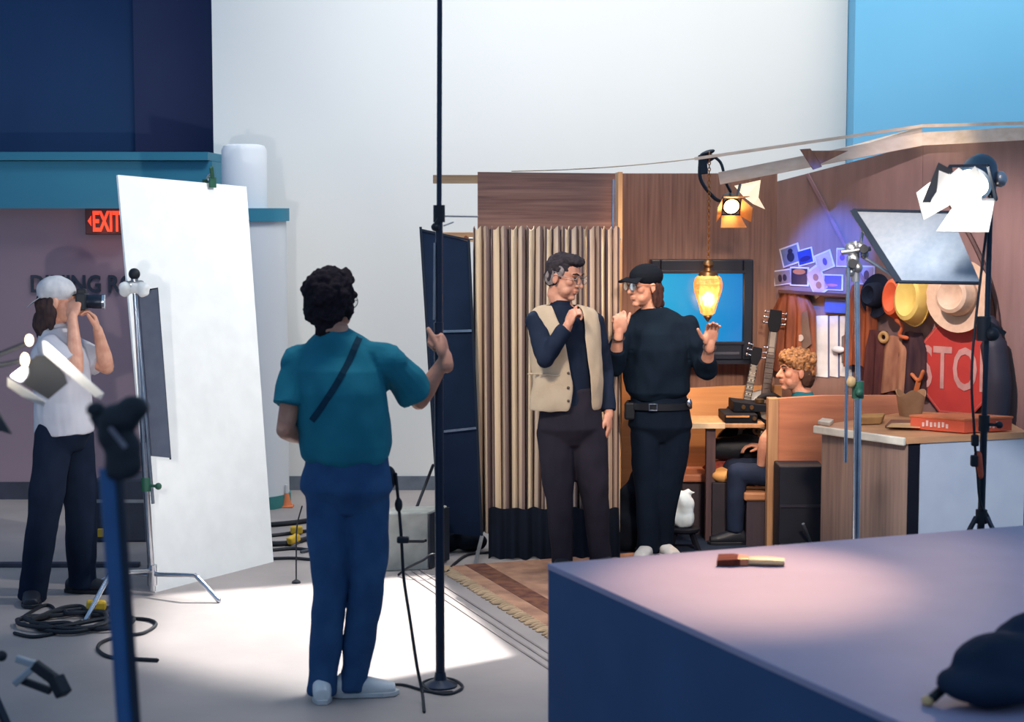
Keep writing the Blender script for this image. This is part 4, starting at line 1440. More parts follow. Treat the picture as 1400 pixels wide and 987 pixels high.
def add_head(S, c, M, nb, s=1.0):
    p = lambda x, y, z: c + M @ (V((x, y, z)) * s)
    e = lambda x, y, z, a, b, d: S.ell(p(x, y, z), (a * s, b * s, d * s), M)
    e(-.012, 0, .035, .098, .077, .085)
    e(.022, 0, -.03, .070, .064, .082)
    e(.03, 0, -.075, .052, .050, .036)
    e(.066, 0, -.098, .022, .024, .017)
    e(.078, 0, .030, .018, .050, .012)
    S.tube([p(.084, 0, .020), p(.100, 0, -.008), p(.113, 0, -.026)], [.009 * s, .011 * s, .013 * s], 10)
    for q in (-1, 1):
        e(.098, .012 * q, -.028, .010, .009, .008)
        e(.058, .043 * q, -.012, .026, .022, .024)
        e(-.008, .079 * q, -.008, .019, .009, .031)
        e(.045, .035 * q, -.06, .03, .025, .03)
    e(.090, 0, -.054, .011, .024, .0065)
    e(.088, 0, -.066, .011, .020, .0075)
    S.tube([p(-.02, 0, -.05), p(-.03, 0, -.10), nb + UP * .01, nb - UP * .05], [.054 * s, .054 * s, .058 * s, .07 * s], 16)


def add_hand(S, wr, d, palm, thumb_side, curl=(20, 25, 20), thumb=(.55, .75, -.25), spread=0.03, s=1.0, curls=None):
    """d: wrist->knuckles; palm: the way the palm faces; thumb_side: rough way the thumb lies"""
    x = V(d).normalized()
    z = -V(palm)
    z = (z - x * z.dot(x)).normalized()
    y = z.cross(x)
    if y.dot(V(thumb_side)) < 0:
        y = -y
    P = lambda a, b, c_: wr + (x * a + y * b + z * c_) * s
    S.tube([P(-.03, 0, 0), P(.01, 0, 0)], [.027 * s, .026 * s], 12)
    M = Matrix((x, y, z)).transposed()
    if M.determinant() < 0:
        M = Matrix((x, -y, z)).transposed()
    S.ell(P(.045, .003, 0), (.056 * s, .043 * s, .017 * s), M)
    S.ell(P(.065, .0, .001), (.032 * s, .042 * s, .014 * s), M)
    S.ell(P(.030, .030, -.008), (.034 * s, .018 * s, .017 * s), M)
    for i, (yy, ln, r) in enumerate(((.030, .93, .0093), (.010, 1.0, .0095), (-.010, .95, .0092), (-.029, .78, .0082))):
        cu = (curls[i] if curls else curl)
        p = P(.082 - .004 * abs(i - 1), yy, .002)
        pts = [P(.05, yy * .8, 0), p]
        ang = 0
        dirs = (.5 - i * .33) * spread * 10
        for L, c_ in zip((.044, .027, .021), cu):
            ang += math.radians(c_)
            vec = x * math.cos(ang) - z * math.sin(ang) + y * (dirs * .1)
            p = p + vec.normalized() * L * ln * s
            pts.append(p)
        S.tube(pts, [r * s * 1.02, r * s * 1.05, r * s, r * s * .92, r * s * .82], 10)
    tv = (x * thumb[0] + y * thumb[1] + z * thumb[2]).normalized()
    tv2 = (tv + x * .55 - z * .15).normalized()
    a = P(.020, .026, -.006)
    S.tube([a, a + tv * .042 * s, a + tv * .042 * s + tv2 * .034 * s, a + tv * .042 * s + tv2 * .058 * s], [.015 * s, .0125 * s, .0108 * s, .009 * s], 10)


def mix_path(a, b, n, bow=V((0, 0, 0))):
    return [a.lerp(b, i / n) + bow * math.sin(math.pi * i / n) for i in range(n + 1)]


def build_person(name, label, J, skin, hands, head_s=1.0, vox=.0045):
    S = MB()
    S.loft(torso(J), 24)
    add_head(S, J['head'], J['HM'], J['nb'], head_s)
    for s in 'RL':
        sh_, el, wr = J['sh' + s], J['el' + s], J['wr' + s]
        S.ell(sh_, (.055, .055, .055))
        S.tube([sh_, sh_.lerp(el, .4), el], [.050, .046, .037], 14)
        S.tube([el, el.lerp(wr, .28), el.lerp(wr, .7), wr], [.038, .041, .031, .025], 14)
        hp, kn, an = J['hp' + s], J['kn' + s], J['an' + s]
        S.tube([hp, hp.lerp(kn, .5), kn], [.074, .064, .048], 14)
        S.tube([kn, kn.lerp(an, .3), kn.lerp(an, .75), an], [.047, .050, .038, .033], 14)
        td = J['to' + s]
        S.tube([an - td * .03 + UP * -.02, an + td * .08 - UP * .05, an + td * .13 - UP * .062], [.034, .028, .018], 12)
    for kw in hands:
        add_hand(S, **kw)
    b = obj(name, S, skin, voxel=vox, iters=2)
    tag(b, label, 'person')
    return b


def child(body, name, S, m, vox=.006, iters=3, disp=None, label=None):
    return obj(name, S, m, body, voxel=vox, iters=iters, disp=disp, label=label)


def folds(a1=.006, f1=9, a2=.003, f2=24, sz=.45, seed=0.0):
    def f(p, n):
        q = V((p.x * f1 + seed, p.y * f1, p.z * f1 * sz))
        r = V((p.x * f2, p.y * f2 + seed, p.z * f2 * .6))
        return a1 * NZ(q) + a2 * NZ(r)
    return f


def add_eyes(body, J, s=1.0):
    S = MB()
    for q in (-1, 1):
        S.ell(J['head'] + J['HM'] @ (V((.086, .031 * q, .010)) * s), (.008 * s, .013 * s, .006 * s), J['HM'], 12, 8)
    obj('eyes', S, M_EYE, body, smooth=True)
    B = MB()
    for q in (-1, 1):
        B.tube([J['head'] + J['HM'] @ (V((.096, .016 * q, .034)) * s), J['head'] + J['HM'] @ (V((.092, .034 * q, .039)) * s), J['head'] + J['HM'] @ (V((.080, .050 * q, .034)) * s)], [.004, .005, .003], 8)
    obj('eyebrows', B, mat('brow_hair', (70, 52, 44), .8), body, smooth=True)


def add_glasses(body, J, s=1.0, r=.023, lm=None):
    G = MB()
    c, M = J['head'], J['HM']
    p = lambda x, y, z: c + M @ (V((x, y, z)) * s)
    for q in (-1, 1):
        G.torus(p(.112, .034 * q, .008), r * s, .0022, M @ V((1, .12 * q, 0)), 24, 6, 1.0, M @ V((0, 1, 0)))
        G.tube([p(.108, .058 * q, .012), p(.05, .082 * q, .014), p(-.01, .088 * q, .010), p(-.03, .084 * q, -.006)], .002, 6)
    G.tube([p(.114, .012, .012), p(.117, 0, .015), p(.114, -.012, .012)], .002, 6)
    g = obj('glasses', G, M_SPECFRAME, body, smooth=True)
    L = MB()
    for q in (-1, 1):
        L.lathe([(.95 * r * s, -.0006), (.95 * r * s, .0006)], p(.112, .034 * q, .008), M @ V((1, .12 * q, 0)), n=20)
    obj('lenses', L, lm or M_LENSGLASS, g)


def hair_blob(body, S, m, amp, freq, vox=.006, seed=0., name='hair', label=None, it=1):
    return child(body, name, S, m, vox, it, lambda p, n: amp * (NZ(p * freq + V((seed, 0, 0))) + .5 * NZ(p * freq * 2.3)), label)


def shoe(body, an, td, m, sole, s=1.0, zf=0.0):
    td = V((td.x, td.y, 0)).normalized()
    sd = UP.cross(td)
    S = MB()
    g = lambda f, z: V((an.x, an.y, 0)) + td * f * s + UP * (zf + z)
    S.loft([(g(-.085, .035), .030, .03, sd, UP), (g(-.06, .045), .038, .045, sd, UP), (g(0, .05), .040, .05, sd, UP), (g(.07, .042), .044, .036, sd, UP), (g(.13, .034), .046, .028, sd, UP), (g(.175, .028), .034, .022, sd, UP)], 18, 2.4)
    S.tube([g(-.03, .045), g(-.025, .07)], [.040, .040], 14)
    o = obj('shoe', S, m, body, voxel=.006, iters=3)
    T = MB()
    R = []
    for z, k in ((.002, 1), (.022, 1.02)):
        R.append([g(f * 1.02, z) + sd * w * k for f, w in ((-.09, -.02), (-.04, -.040), (.05, -.043), (.12, -.05), (.17, -.036), (.19, 0), (.17, .036), (.12, .05), (.05, .043), (-.04, .040), (-.09, .02))])
    T.rings(R)
    obj('sole', T, sole, o, bevel=.003)
    return o


def trousers(body, J, m, tr, kr, hr, seed=0, top=None, hem=None, wide=.012, disp=None, vox=.007):
    S = MB()
    S.loft(torso(J, .014, 0, 4, (wide * .5, wide * .5, 0, 0, 0, 0, 0, 0)), 24)
    for s in 'RL':
        hp, kn, an = J['hp' + s], J['kn' + s], J['an' + s]
        a2 = an - UP * 0.045 if hem is None else an + UP * hem
        S.tube([hp + UP * .04, hp.lerp(kn, .35), hp.lerp(kn, .75), kn], [tr, tr * .97, (tr + kr) / 2, kr], 18, True)
        S.tube([kn, kn.lerp(a2, .4), kn.lerp(a2, .85), a2], [kr, (kr * .6 + hr * .4), hr, hr * 1.02], 18, False)
    return child(body, 'trousers', S, m, vox, 14, disp or folds(.007, 8, .004, 22, .7, seed))


def sleeve(S, pts, rad):
    S.tube(pts, rad, 16, False)


def surf(o, src, tgt):
    """point on o's surface seen from src towards tgt"""
    off = wloc(o)
    me = o.data
    bv = BVHTree.FromPolygons([v.co + off for v in me.vertices], [tuple(p.vertices) for p in me.polygons])
    d = (V(tgt) - V(src)).normalized()
    return bv, d


M_WHITESHOE = mat('white_shoe', (214, 214, 212), .6)
M_SOLE = mat('shoe_sole', (196, 196, 196), .6)
M_DARKSHOE = mat('dark_shoe', (26, 30, 40), .5)
M_BLACKBELT = mat('belt_leather', (18, 22, 30), .4)

# ---------------------------------------------------------------- man in the teal T-shirt, seen from behind
Y0 = 7.08
J = {}
J['hip'] = at(475, 668, Y0)
J['waist'] = at(473, 606, Y0)
J['chest'] = at(467, 535, Y0)
J['sh'] = at(463, 484, Y0)
J['nb'] = at(459, 457, Y0)
J['head'] = at(453, 414, Y0 + .01)
J['hlat'] = V((.985, -.17, 0))
J['slat'] = V((.97, -.22, 0))
J['HM'] = head_frame(J['head'], (.42, .90, -.06))
J['shR'], J['shL'] = at(533, 494, Y0 - .02), at(407, 496, Y0 + .03)
J['elR'], J['wrR'] = at(573, 548, Y0 + .10), at(609, 490, Y0 + .10)
J['elL'], J['wrL'] = at(390, 588, Y0 - .06), at(428, 601, Y0 + .17)
J['hpR'], J['hpL'] = at(502, 680, Y0), at(449, 680, Y0)
J['knR'], J['knL'] = at(501, 800, Y0 - .02), at(452, 802, Y0 - .03)
J['anR'], J['anL'] = at(482, 928, 7.08), at(440, 934, 7.03)
J['toR'], J['toL'] = V((.97, .15, 0)).normalized(), V((-.12, .95, 0)).normalized()
PX = at(601, 700, 7.23).x
hands = [dict(wr=J['wrR'], d=V((-.16, .42, .90)), palm=V((-.95, .15, -.15)), thumb_side=V((-.1, -1, .2)), curl=(80, 82, 55), thumb=(.92, .12, -.35), s=1.12),
         dict(wr=J['wrL'], d=V((.55, .8, -.05)), palm=V((.6, -.6, -.3)), thumb_side=UP, curl=(25, 30, 20))]
pa = build_person('person', 'man in a teal T-shirt and blue jeans seen from behind, gripping the tall black pole', J, M_SKIN_TAN, hands)
M_TEALSHIRT = mat('teal_shirt', (38, 118, 134), .85, c2=(34, 106, 124), scale=(5, 5, 5), bump=.1, bscale=150)
S = MB()
S.loft([(J['hip'].lerp(J['waist'], .60), .160, .120, J['hlat'].normalized(), UP.cross(J['hlat'].normalized())), (J['hip'].lerp(J['waist'], .72), .178, .136, J['hlat'].normalized(), UP.cross(J['hlat'].normalized()))] + torso(J, .016, 3, 8, (0, -.002, .016, .030, .016, .008, .0, .006)), 28)
sleeve(S, [J['shR'] + V((-.05, 0, 0)), J['shR'], J['shR'].lerp(J['elR'], .45), J['shR'].lerp(J['elR'], .80)], [.070, .076, .075, .078])
sleeve(S, [J['shL'] + V((.05, 0, 0)), J['shL'], J['shL'].lerp(J['elL'], .4), J['shL'].lerp(J['elL'], .64)], [.070, .074, .070, .072])
S.ell(J['shR'], (.078, .075, .066))
S.ell(J['shL'], (.074, .075, .066))
S.tube([J['shR'] + V((-.015, 0, .004)), J['sh'].lerp(J['shR'], .45) + UP * .012, J['nb'] + V((.03, 0, -.012))], [.070, .060, .050], 14)
S.tube([J['shL'] + V((.015, 0, .004)), J['sh'].lerp(J['shL'], .45) + UP * .012, J['nb'] + V((-.03, 0, -.012))], [.070, .060, .050], 14)
S.tube([J['nb'] - UP * .02, J['nb'] + UP * .020], [.076, .070], 18, False)
sha = child(pa, 'shirt', S, M_TEALSHIRT, .006, 4, lambda p, n: .004 + folds(.018, 7, .011, 15, .45, 3)(p, n))
J2 = dict(J)
tra = trousers(pa, J2, mat('blue_jeans', (52, 86, 124), .85, c2=(42, 72, 110), scale=(6, 6, 6), bump=.15, bscale=160), .088, .066, .054, 2, wide=.008, disp=lambda p, n: .005 + folds(.010, 9, .007, 19, .8, 2)(p, n))
S = MB()
hc, HM = J['head'], J['HM']
hp_ = lambda x, y, z: hc + HM @ V((x, y, z))
S.ell(hp_(-.022, 0, .035), (.116, .104, .108), HM)
S.ell(hp_(-.045, 0, -.025), (.078, .088, .078), HM)
S.ell(hp_(.035, 0, .095), (.075, .078, .045), HM)
S.tube([hp_(-.055, 0, -.05), hp_(-.055, 0, -.10)], [.058, .040], 14)
for q in (-1, 1):
    S.ell(hp_(.01, .078 * q, -.02), (.022, .016, .05), HM)
hair_blob(pa, S, mat('dark_curly_hair', (44, 36, 40), .9, c2=(32, 26, 32), scale=(60, 60, 60), bump=.5, bscale=90), .016, 26, .006, 1)
add_eyes(pa, J)
add_glasses(pa, J, 1.0, .026)
shoe(pa, J['anR'], J['toR'], M_WHITESHOE, M_SOLE)
shoe(pa, J['anL'], J['toL'], M_WHITESHOE, M_SOLE)
# camera strap over his back
bv, _ = surf(sha, (0, 0, 0), (1, 1, 1))
P_ = []
for i in range(15):
    t_ = i / 14
    tgt = at(492 - 62 * t_ + 8 * math.sin(t_ * 3), 463 + 112 * t_, Y0)
    src = tgt + V((0, -1, .12))
    h_ = bv.ray_cast(src, (tgt - src).normalized())
    P_.append((h_[0] if h_[0] else tgt) + V((0, -.006, 0)))
P_ = [P_[0] + V((.006, .03, .010))] + P_
S = MB()
R = []
for i, p in enumerate(P_):
    d = (P_[min(i + 1, len(P_) - 1)] - P_[max(i - 1, 0)]).normalized()
    sd = d.cross(V((0, -1, 0))).normalized()
    R.append([p - sd * .013 + V((0, .001, 0)), p + sd * .013 + V((0, .001, 0)), p + sd * .013 + V((0, .006, 0)), p - sd * .013 + V((0, .006, 0))])
S.rings(R)
obj('camera_strap', S, mat('strap_dark', (26, 58, 76), .85), pa, label='dark shoulder strap')
S = MB()
S.ell(J['hip'] + V((.17, .02, .04)), (.028, .03, .05))
obj('belt_pack', S, M_RUBBER, pa, smooth=True)

# ---------------------------------------------------------------- man in the beige vest
Y0 = 9.55
J = {}
J['hip'] = at(781, 585, Y0)
J['waist'] = at(778, 530, Y0)
J['chest'] = at(774, 472, Y0)
J['sh'] = at(771, 436, Y0)
J['nb'] = at(768, 418, Y0)
J['head'] = at(772, 379, Y0 - .02)
J['hlat'] = V((-.97, -.22, 0))
J['slat'] = V((-.96, -.28, 0))
J['HM'] = head_frame(J['head'], (.80, -.55, -.20), (.05, 0, 1))
J['shR'], J['shL'] = at(735, 440, Y0 - .05), at(810, 441, Y0 + .05)
J['elR'], J['wrR'] = at(746, 490, Y0 - .20), at(776, 446, Y0 - .19)
J['elL'], J['wrL'] = at(826, 508, Y0 + .10), at(832, 566, Y0 + .03)
J['hpR'], J['hpL'] = at(759, 598, Y0), at(803, 598, Y0 + .02)
J['knR'], J['knL'] = at(765, 680, Y0 - .03), at(813, 680, Y0)
J['anR'], J['anL'] = at(769, 760, Y0 - .02), at(822, 760, Y0 + .02)
J['toR'], J['toL'] = V((-.1, -.95, 0)).normalized(), V((.45, -.85, 0)).normalized()
hands = [dict(wr=J['wrR'], d=V((.35, -.05, .90)), palm=V((.80, .45, -.2)), thumb_side=V((-.3, .4, 1)), curl=(62, 70, 50), thumb=(.8, .35, -.35)),
         dict(wr=J['wrL'], d=V((.05, -.08, -1)), palm=V((-.9, .3, 0)), thumb_side=V((.1, -1, 0)), curl=(22, 28, 20), thumb=(.8, .5, -.3))]
pb_ = build_person('person', 'grey-haired man in a beige vest touching his chin before the striped curtain', J, M_SKIN, hands)
M_NAVYSHIRT = mat('navy_shirt', (30, 40, 58), .8, c2=(26, 34, 52), scale=(5, 5, 5))
S = MB()
S.loft(torso(J, .012, 2, 8), 28)
for s in 'RL':
    S.ell(J['sh' + s], (.066, .066, .062))
    S.tube([J['sh'].lerp(J['sh' + s], .8), J['nb'].lerp(J['sh' + s], .25) - UP * .01], [.052, .045], 14)
    kk_ = .97
    sleeve(S, [J['sh' + s], J['sh' + s].lerp(J['el' + s], .5), J['el' + s]], [.064, .062, .054])
    S.ell(J['el' + s], (.054, .054, .054))
    sleeve(S, [J['el' + s], J['el' + s].lerp(J['wr' + s], .5), J['el' + s].lerp(J['wr' + s], .92)], [.055, .050, .042])
S.tube([J['nb'] - UP * .02, J['nb'] + UP * .03], [.066, .060], 16, False)
shb = child(pb_, 'shirt', S, M_NAVYSHIRT, .006, 3, folds(.009, 10, .006, 22, .6, 7))


# vest: open at the front
def vest_ring(c, a, b, lat, fw, o1, o2, n=30):
    r = []
    for i in range(n + 1):
        t_ = math.radians(o1) + (math.radians(360 - o2) - math.radians(o1)) * i / n
        # angle measured from the front, going to the wearer's right
        r.append(c + fw * (b * math.cos(t_)) + lat * (a * math.sin(t_)))
    return r


def vest_f(rows):
    g = MB()
    vr = [[g.bm.verts.new(p) for p in r] for r in rows]
    for r0, r1 in zip(vr[:-1], vr[1:]):
        for i in range(len(r0) - 1):
            g.bm.faces.new((r0[i], r0[i + 1], r1[i + 1], r1[i]))
    return g


sec = torso(J, .030)
latv, fwv = sec[4][3], sec[4][4]
hipb = J['hip'] + UP * .105
rows = []
lv = [(at(772, 560, Y0), .200, .150, 4, 34), (at(775, 535, Y0), .196, .150, 5, 30), (J['waist'] + UP * .03, .190, .148, 7, 26), (J['chest'] - UP * .06, .196, .150, 10, 22), (J['chest'] + UP * .02, .198, .150, 14, 20), (J['chest'].lerp(J['sh'], .6), .196, .142, 18, 20), (J['sh'] + UP * .022, .198, .116, 24, 24), (J['sh'].lerp(J['nb'], .5) + UP * .030, .148, .098, 34, 34), (J['nb'] + UP * .004, .082, .078, 55, 55)]
for (c, a, b, o1, o2) in lv:
    rows.append(vest_ring(c, a, b, latv, fwv, o1, o2))
M_VEST = mat('beige_vest', (194, 176, 152), .85, c2=(180, 160, 136), scale=(7, 7, 7), bump=.15, bscale=120)
vs = obj('vest', vest_f(rows), M_VEST, pb_, smooth=True, solid=.012, subdiv=2, disp=folds(.009, 9, .004, 22, .6, 5))
pk = MB()
for off in (0,):
    c_ = at(745, 512, Y0)
    bvv, _ = surf(vs, (0, 0, 0), (1, 1, 1))
    for (px, py) in ((728, 511), (736, 511), (744, 512), (752, 512), (760, 513)):
        tgt = at(px, py, Y0)
        src = V((0, 0, CAMH))
        h_ = bvv.ray_cast(src, (tgt - src).normalized())
        if h_[0]:
            pk.ell(h_[0] + V((0, -.004, 0)), (.028, .007, .006))
    bt_ = MB()
    for py in (450, 470, 490, 510, 530, 548):
        tgt = at(777, py, Y0)
        src = V((0, 0, CAMH))
        h_ = bvv.ray_cast(src, (tgt - src).normalized())
        if h_[0]:
            bt_.ell(h_[0] + V((0, -.003, 0)), (.008, .004, .008))
obj('pocket_flap', pk, M_VEST, vs, smooth=True)
if len(bt_.bm.verts):
    obj('buttons', bt_, mat('dark_button', (90, 76, 70), .4), vs, smooth=True)
M_DARKTROUSER = mat('dark_trouser', (48, 44, 54), .8, c2=(40, 38, 48), scale=(5, 5, 5))
trousers(pb_, J, M_DARKTROUSER, .104, .076, .060, 5, wide=.012)
hc, HM = J['head'], J['HM']
S = MB()
S.ell(hp_(-.024, 0, .048), (.098, .086, .086), HM)
S.ell(hp_(-.05, 0, -.01), (.068, .080, .062), HM)
S.ell(hp_(.030, 0, .098), (.070, .066, .034), HM)
hair_blob(pb_, S, mat('dark_grey_hair', (58, 52, 56), .8, c2=(44, 40, 46), scale=(50, 50, 50), bump=.4, bscale=90), .007, 32, .005, 3)
for q in (-1, 1):
    S = MB()
    S.ell(hp_(-.012, .071 * q, .036), (.050, .010, .036), HM)
    S.ell(hp_(-.048, .066 * q, -.012), (.036, .012, .044), HM)
    hair_blob(pb_, S, mat('silver_hair', (142, 132, 130), .8, c2=(108, 100, 100), scale=(50, 50, 50)), .002, 40, .004, 3, 'sideburn', 'grey hair at the temple')
add_eyes(pb_, J)
add_glasses(pb_, J)
shoe(pb_, J['anR'], J['toR'], M_DARKSHOE, M_DARKSHOE, 1.0, .013)
shoe(pb_, J['anL'], J['toL'], M_DARKSHOE, M_DARKSHOE, 1.0, .013)
# lanyard-like pen in the pocket is left out

# ---------------------------------------------------------------- person in black with the cap
Y0 = 9.98
J = {}
J['hip'] = at(903, 582, Y0)
J['waist'] = at(900, 535, Y0)
J['chest'] = at(897, 476, Y0)
J['sh'] = at(896, 440, Y0)
J['nb'] = at(893, 421, Y0)
J['head'] = at(881, 392, Y0 - .02)
J['hlat'] = V((-.99, .10, 0))
J['slat'] = V((-.99, .12, 0))
J['HM'] = head_frame(J['head'], (-.84, -.54, -.04))
J['shR'], J['shL'] = at(860, 447, Y0), at(938, 446, Y0)
J['elR'], J['wrR'] = at(840, 499, Y0 - .15), at(846, 455, Y0 - .27)
J['elL'], J['wrL'] = at(964, 506, Y0 - .08), at(971, 470, Y0 - .24)
J['hpR'], J['hpL'] = at(884, 600, Y0), at(922, 600, Y0)
J['knR'], J['knL'] = at(887, 685, Y0 - .02), at(908, 690, Y0)
J['anR'], J['anL'] = at(886, 745, Y0 - .02), at(903, 742, Y0 + .06)
J['toR'], J['toL'] = V((-.35, -.9, 0)).normalized(), V((.4, -.85, 0)).normalized()
hands = [dict(wr=J['wrR'], d=V((.10, -.15, 1)), palm=V((-.25, .9, .1)), thumb_side=V((1, 0, .1)), curl=(50, 60, 40), curls=((38, 50, 30), (60, 70, 45), (68, 75, 45), (72, 75, 45)), thumb=(.75, .5, -.35)),
         dict(wr=J['wrL'], d=V((.08, -.25, 1)), palm=V((.15, -.9, .2)), thumb_side=V((-1, 0, .1)), curl=(28, 30, 20), thumb=(.6, .75, -.2), spread=.06)]
pc = build_person('person', 'bespectacled person in black sweater and dark cap with both hands raised', J, M_SKIN, hands, .96)
M_BLACKSW = mat('black_sweater', (15, 28, 42), .9, c2=(12, 24, 38), scale=(6, 6, 6), bump=.15, bscale=140)
S = MB()
S.loft([(J['hip'].lerp(J['waist'], .78), .148, .115, J['hlat'].normalized(), UP.cross(J['hlat'].normalized()))] + torso(J, .018, 3, 8, (0, .004, .016, .030, .022, .012, .004, 0)), 28)
for s in 'RL':
    S.ell(J['sh' + s], (.070, .068, .064))
    S.tube([J['sh'].lerp(J['sh' + s], .8), J['nb'].lerp(J['sh' + s], .28) - UP * .008], [.056, .046], 14)
    sleeve(S, [J['sh' + s], J['sh' + s].lerp(J['el' + s], .5), J['el' + s]], [.070, .066, .060])
    S.ell(J['el' + s], (.062, .062, .060))
    sleeve(S, [J['el' + s], J['el' + s].lerp(J['wr' + s], .25), J['el' + s].lerp(J['wr' + s], .48)], [.060, .058, .050])
S.tube([J['nb'] - UP * .03, J['nb'] - UP * .002], [.072, .064], 16, False)
child(pc, 'sweater', S, M_BLACKSW, .006, 3, folds(.018, 8, .009, 17, .6, 11))
trousers(pc, J, mat('black_trouser', (15, 26, 40), .9, c2=(12, 22, 36)), .096, .074, .064, 8, wide=.010)
S = MB()
zb_ = J['hip'].lerp(J['waist'], .62)
lat, fw = torso(J)[3][3], torso(J)[3][4]
R = []
for (dz, g_) in ((-.020, .030), (.018, .030), (.018, .022), (-.020, .022)):
    R.append([zb_ + UP * dz + lat * ((.158 + g_) * math.cos(t)) + fw * ((.112 + g_) * math.sin(t)) for t in [2 * math.pi * i / 40 for i in range(40)]])
S.rings(R, cap=False, closed=True)
blt = obj('belt', S, M_BLACKBELT, pc, smooth=True)
bpz = zb_ + fw * .146 + lat * .03
S = MB()
for (a, b, w_, h_) in ((-.022, 0, .006, .04), (.022, 0, .006, .04), (0, .018, .05, .006), (0, -.018, .05, .006)):
    S.box(bpz + lat * a + UP * b, (w_, .008, h_), Matrix((lat, fw, UP)).transposed())
obj('buckle', S, M_CHROME, blt, bevel=.001)
S = MB()
S.box(zb_ + lat * .165 + fw * .07 - UP * .03, (.06, .05, .10), Matrix((lat, fw, UP)).transposed())
obj('belt_pouch', S, M_RUBBER, blt, bevel=.012)
S = MB()
S.ell(zb_ - lat * .17 + fw * .08 + UP * .02, (.018, .018, .026))
obj('clip', S, M_CHROME, blt, smooth=True)
hc, HM = J['head'], J['HM']
S = MB()
S.ell(hp_(-.015, 0, .058), (.106, .088, .074), HM)
R = []
capo = child(pc, 'cap', S, mat('black_cap', (18, 24, 34), .85), .006, 3)
S = MB()
pts_t = []
for i in range(13):
    a = -1.15 + 2.3 * i / 12
    pts_t.append((math.cos(a), math.sin(a)))
top_ = [hp_(.075 + .088 * c_ * 1.0, .078 * s_ / .913, .052 - .05 * (s_ / .913) ** 2 * .45 - .012 * c_) for c_, s_ in pts_t]
in_ = [hp_(.060 + .02 * c_, .074 * s_ / .913, .052) for c_, s_ in reversed(pts_t)]
S.prism(top_ + in_, HM @ V((0, 0, .006)))
obj('brim', S, MATS['black_cap'], capo, smooth=True)
S = MB()
S.ell(hp_(-.055, 0, -.03), (.060, .082, .080), HM)
S.ell(hp_(-.065, .0, -.095), (.050, .074, .045), HM)
for q in (-1, 1):
    S.ell(hp_(-.035, .074 * q, -.05), (.040, .016, .075), HM)
hair_blob(pc, S, mat('brown_hair', (76, 50, 44), .8, c2=(52, 36, 36), scale=(60, 60, 20)), .006, 30, .006, 5, it=3)
add_eyes(pc, J, .96)
add_glasses(pc, J, .96, .024, mat('glare_lens', (235, 238, 240), .04, .75, c2=(232, 236, 238)))
for s in 'RL':
    S = MB()
    c_ = J['el' + s].lerp(J['wr' + s], .86)
    S.torus(c_, .034, .005, J['wr' + s] - J['el' + s], 24, 8)
    obj('bracelet', S, mat('bracelet_dark', (60, 44, 40), .5), pc, smooth=True)
shoe(pc, J['anR'], J['toR'], M_WHITESHOE, M_SOLE)
shoe(pc, J['anL'], J['toL'], M_WHITESHOE, M_SOLE)

# ---------------------------------------------------------------- boy on the booth bench
Y0 = 10.44
J = {}
zs_ = zs
J['hip'] = V((at(1100, 690, Y0).x, Y0, zs_ + .095))
J['waist'] = at(1101, 630, Y0)
J['chest'] = at(1100, 580, Y0)
J['sh'] = at(1099, 551, Y0)
J['nb'] = at(1098, 539, Y0)
J['head'] = at(1087, 508, Y0)
J['hlat'] = V((.1, 1, 0))
J['slat'] = V((.25, 1, 0))
J['HM'] = head_frame(J['head'], (-.96, -.24, .02))
J['shR'], J['shL'] = at(1112, 557, Y0 + .13), at(1086, 559, Y0 - .13)
J['elR'], J['wrR'] = at(1076, 620, Y0 + .18), at(1042, 610, Y0 + .12)
J['elL'], J['wrL'] = at(1047, 600, Y0 - .16), at(1040, 642, Y0 - .10)
J['hpR'], J['hpL'] = J['hip'] + V((-.02, .09, -.01)), J['hip'] + V((-.02, -.09, -.01))
J['knR'] = J['hpR'] + V((-.40, .0, .02))
J['knL'] = J['hpL'] + V((-.40, -.0, .02))
J['anR'] = V((J['knR'].x - .01, J['knR'].y, .08))
J['anL'] = V((J['knL'].x - .01, J['knL'].y, .08))
J['toR'] = J['toL'] = V((-1, 0, 0))
hands = [dict(wr=J['wrR'], d=V((-1, 0, .1)), palm=V((0, 0, -1)), thumb_side=V((0, -1, 0)), curl=(25, 30, 20), s=.85),
         dict(wr=J['wrL'], d=V((-.15, .1, -1)), palm=V((.3, 1, 0)), thumb_side=V((-1, 0, 0)), curl=(30, 35, 25), s=.85)]
pd = build_person('person', 'boy with curly golden hair and teal shirt sitting in the booth', J, M_SKIN, hands, .97)
S = MB()
S.loft(torso(J, .012, 1, 8, sc=.92), 24)
for s in 'RL':
    S.ell(J['sh' + s], (.064, .064, .06))
    sleeve(S, [J['sh' + s], J['sh' + s].lerp(J['el' + s], .5)], [.062, .062])
S.tube([J['nb'] - UP * .02, J['nb'] + UP * .02], [.066, .060], 16, False)
child(pd, 'shirt', S, M_TEALSHIRT, .007, 3, folds(.006, 10, .003, 24, .6, 21))
S = MB()
S.loft(torso(J, .012, 0, 3, sc=.92), 24)
for s in 'RL':
    S.tube([J['hp' + s], J['kn' + s]], [.082, .064], 16)
    S.tube([J['kn' + s], J['an' + s]], [.062, .05], 16, False)
child(pd, 'trousers', S, mat('boy_jeans', (34, 44, 66), .85), .008, 3, folds(.005, 10))
hc, HM = J['head'], J['HM']
S = MB()
S.ell(hp_(-.018, 0, .062), (.112, .094, .082), HM)
S.ell(hp_(-.052, 0, .0), (.068, .084, .07), HM)
S.ell(hp_(.045, 0, .092), (.062, .070, .042), HM)
hair_blob(pd, S, mat('golden_hair', (176, 126, 78), .7, c2=(96, 64, 46), scale=(70, 70, 70), bump=.6, bscale=80), .015, 34, .005, 9)
S = MB()
S.ell(hp_(-.068, 0, -.04), (.050, .078, .068), HM)
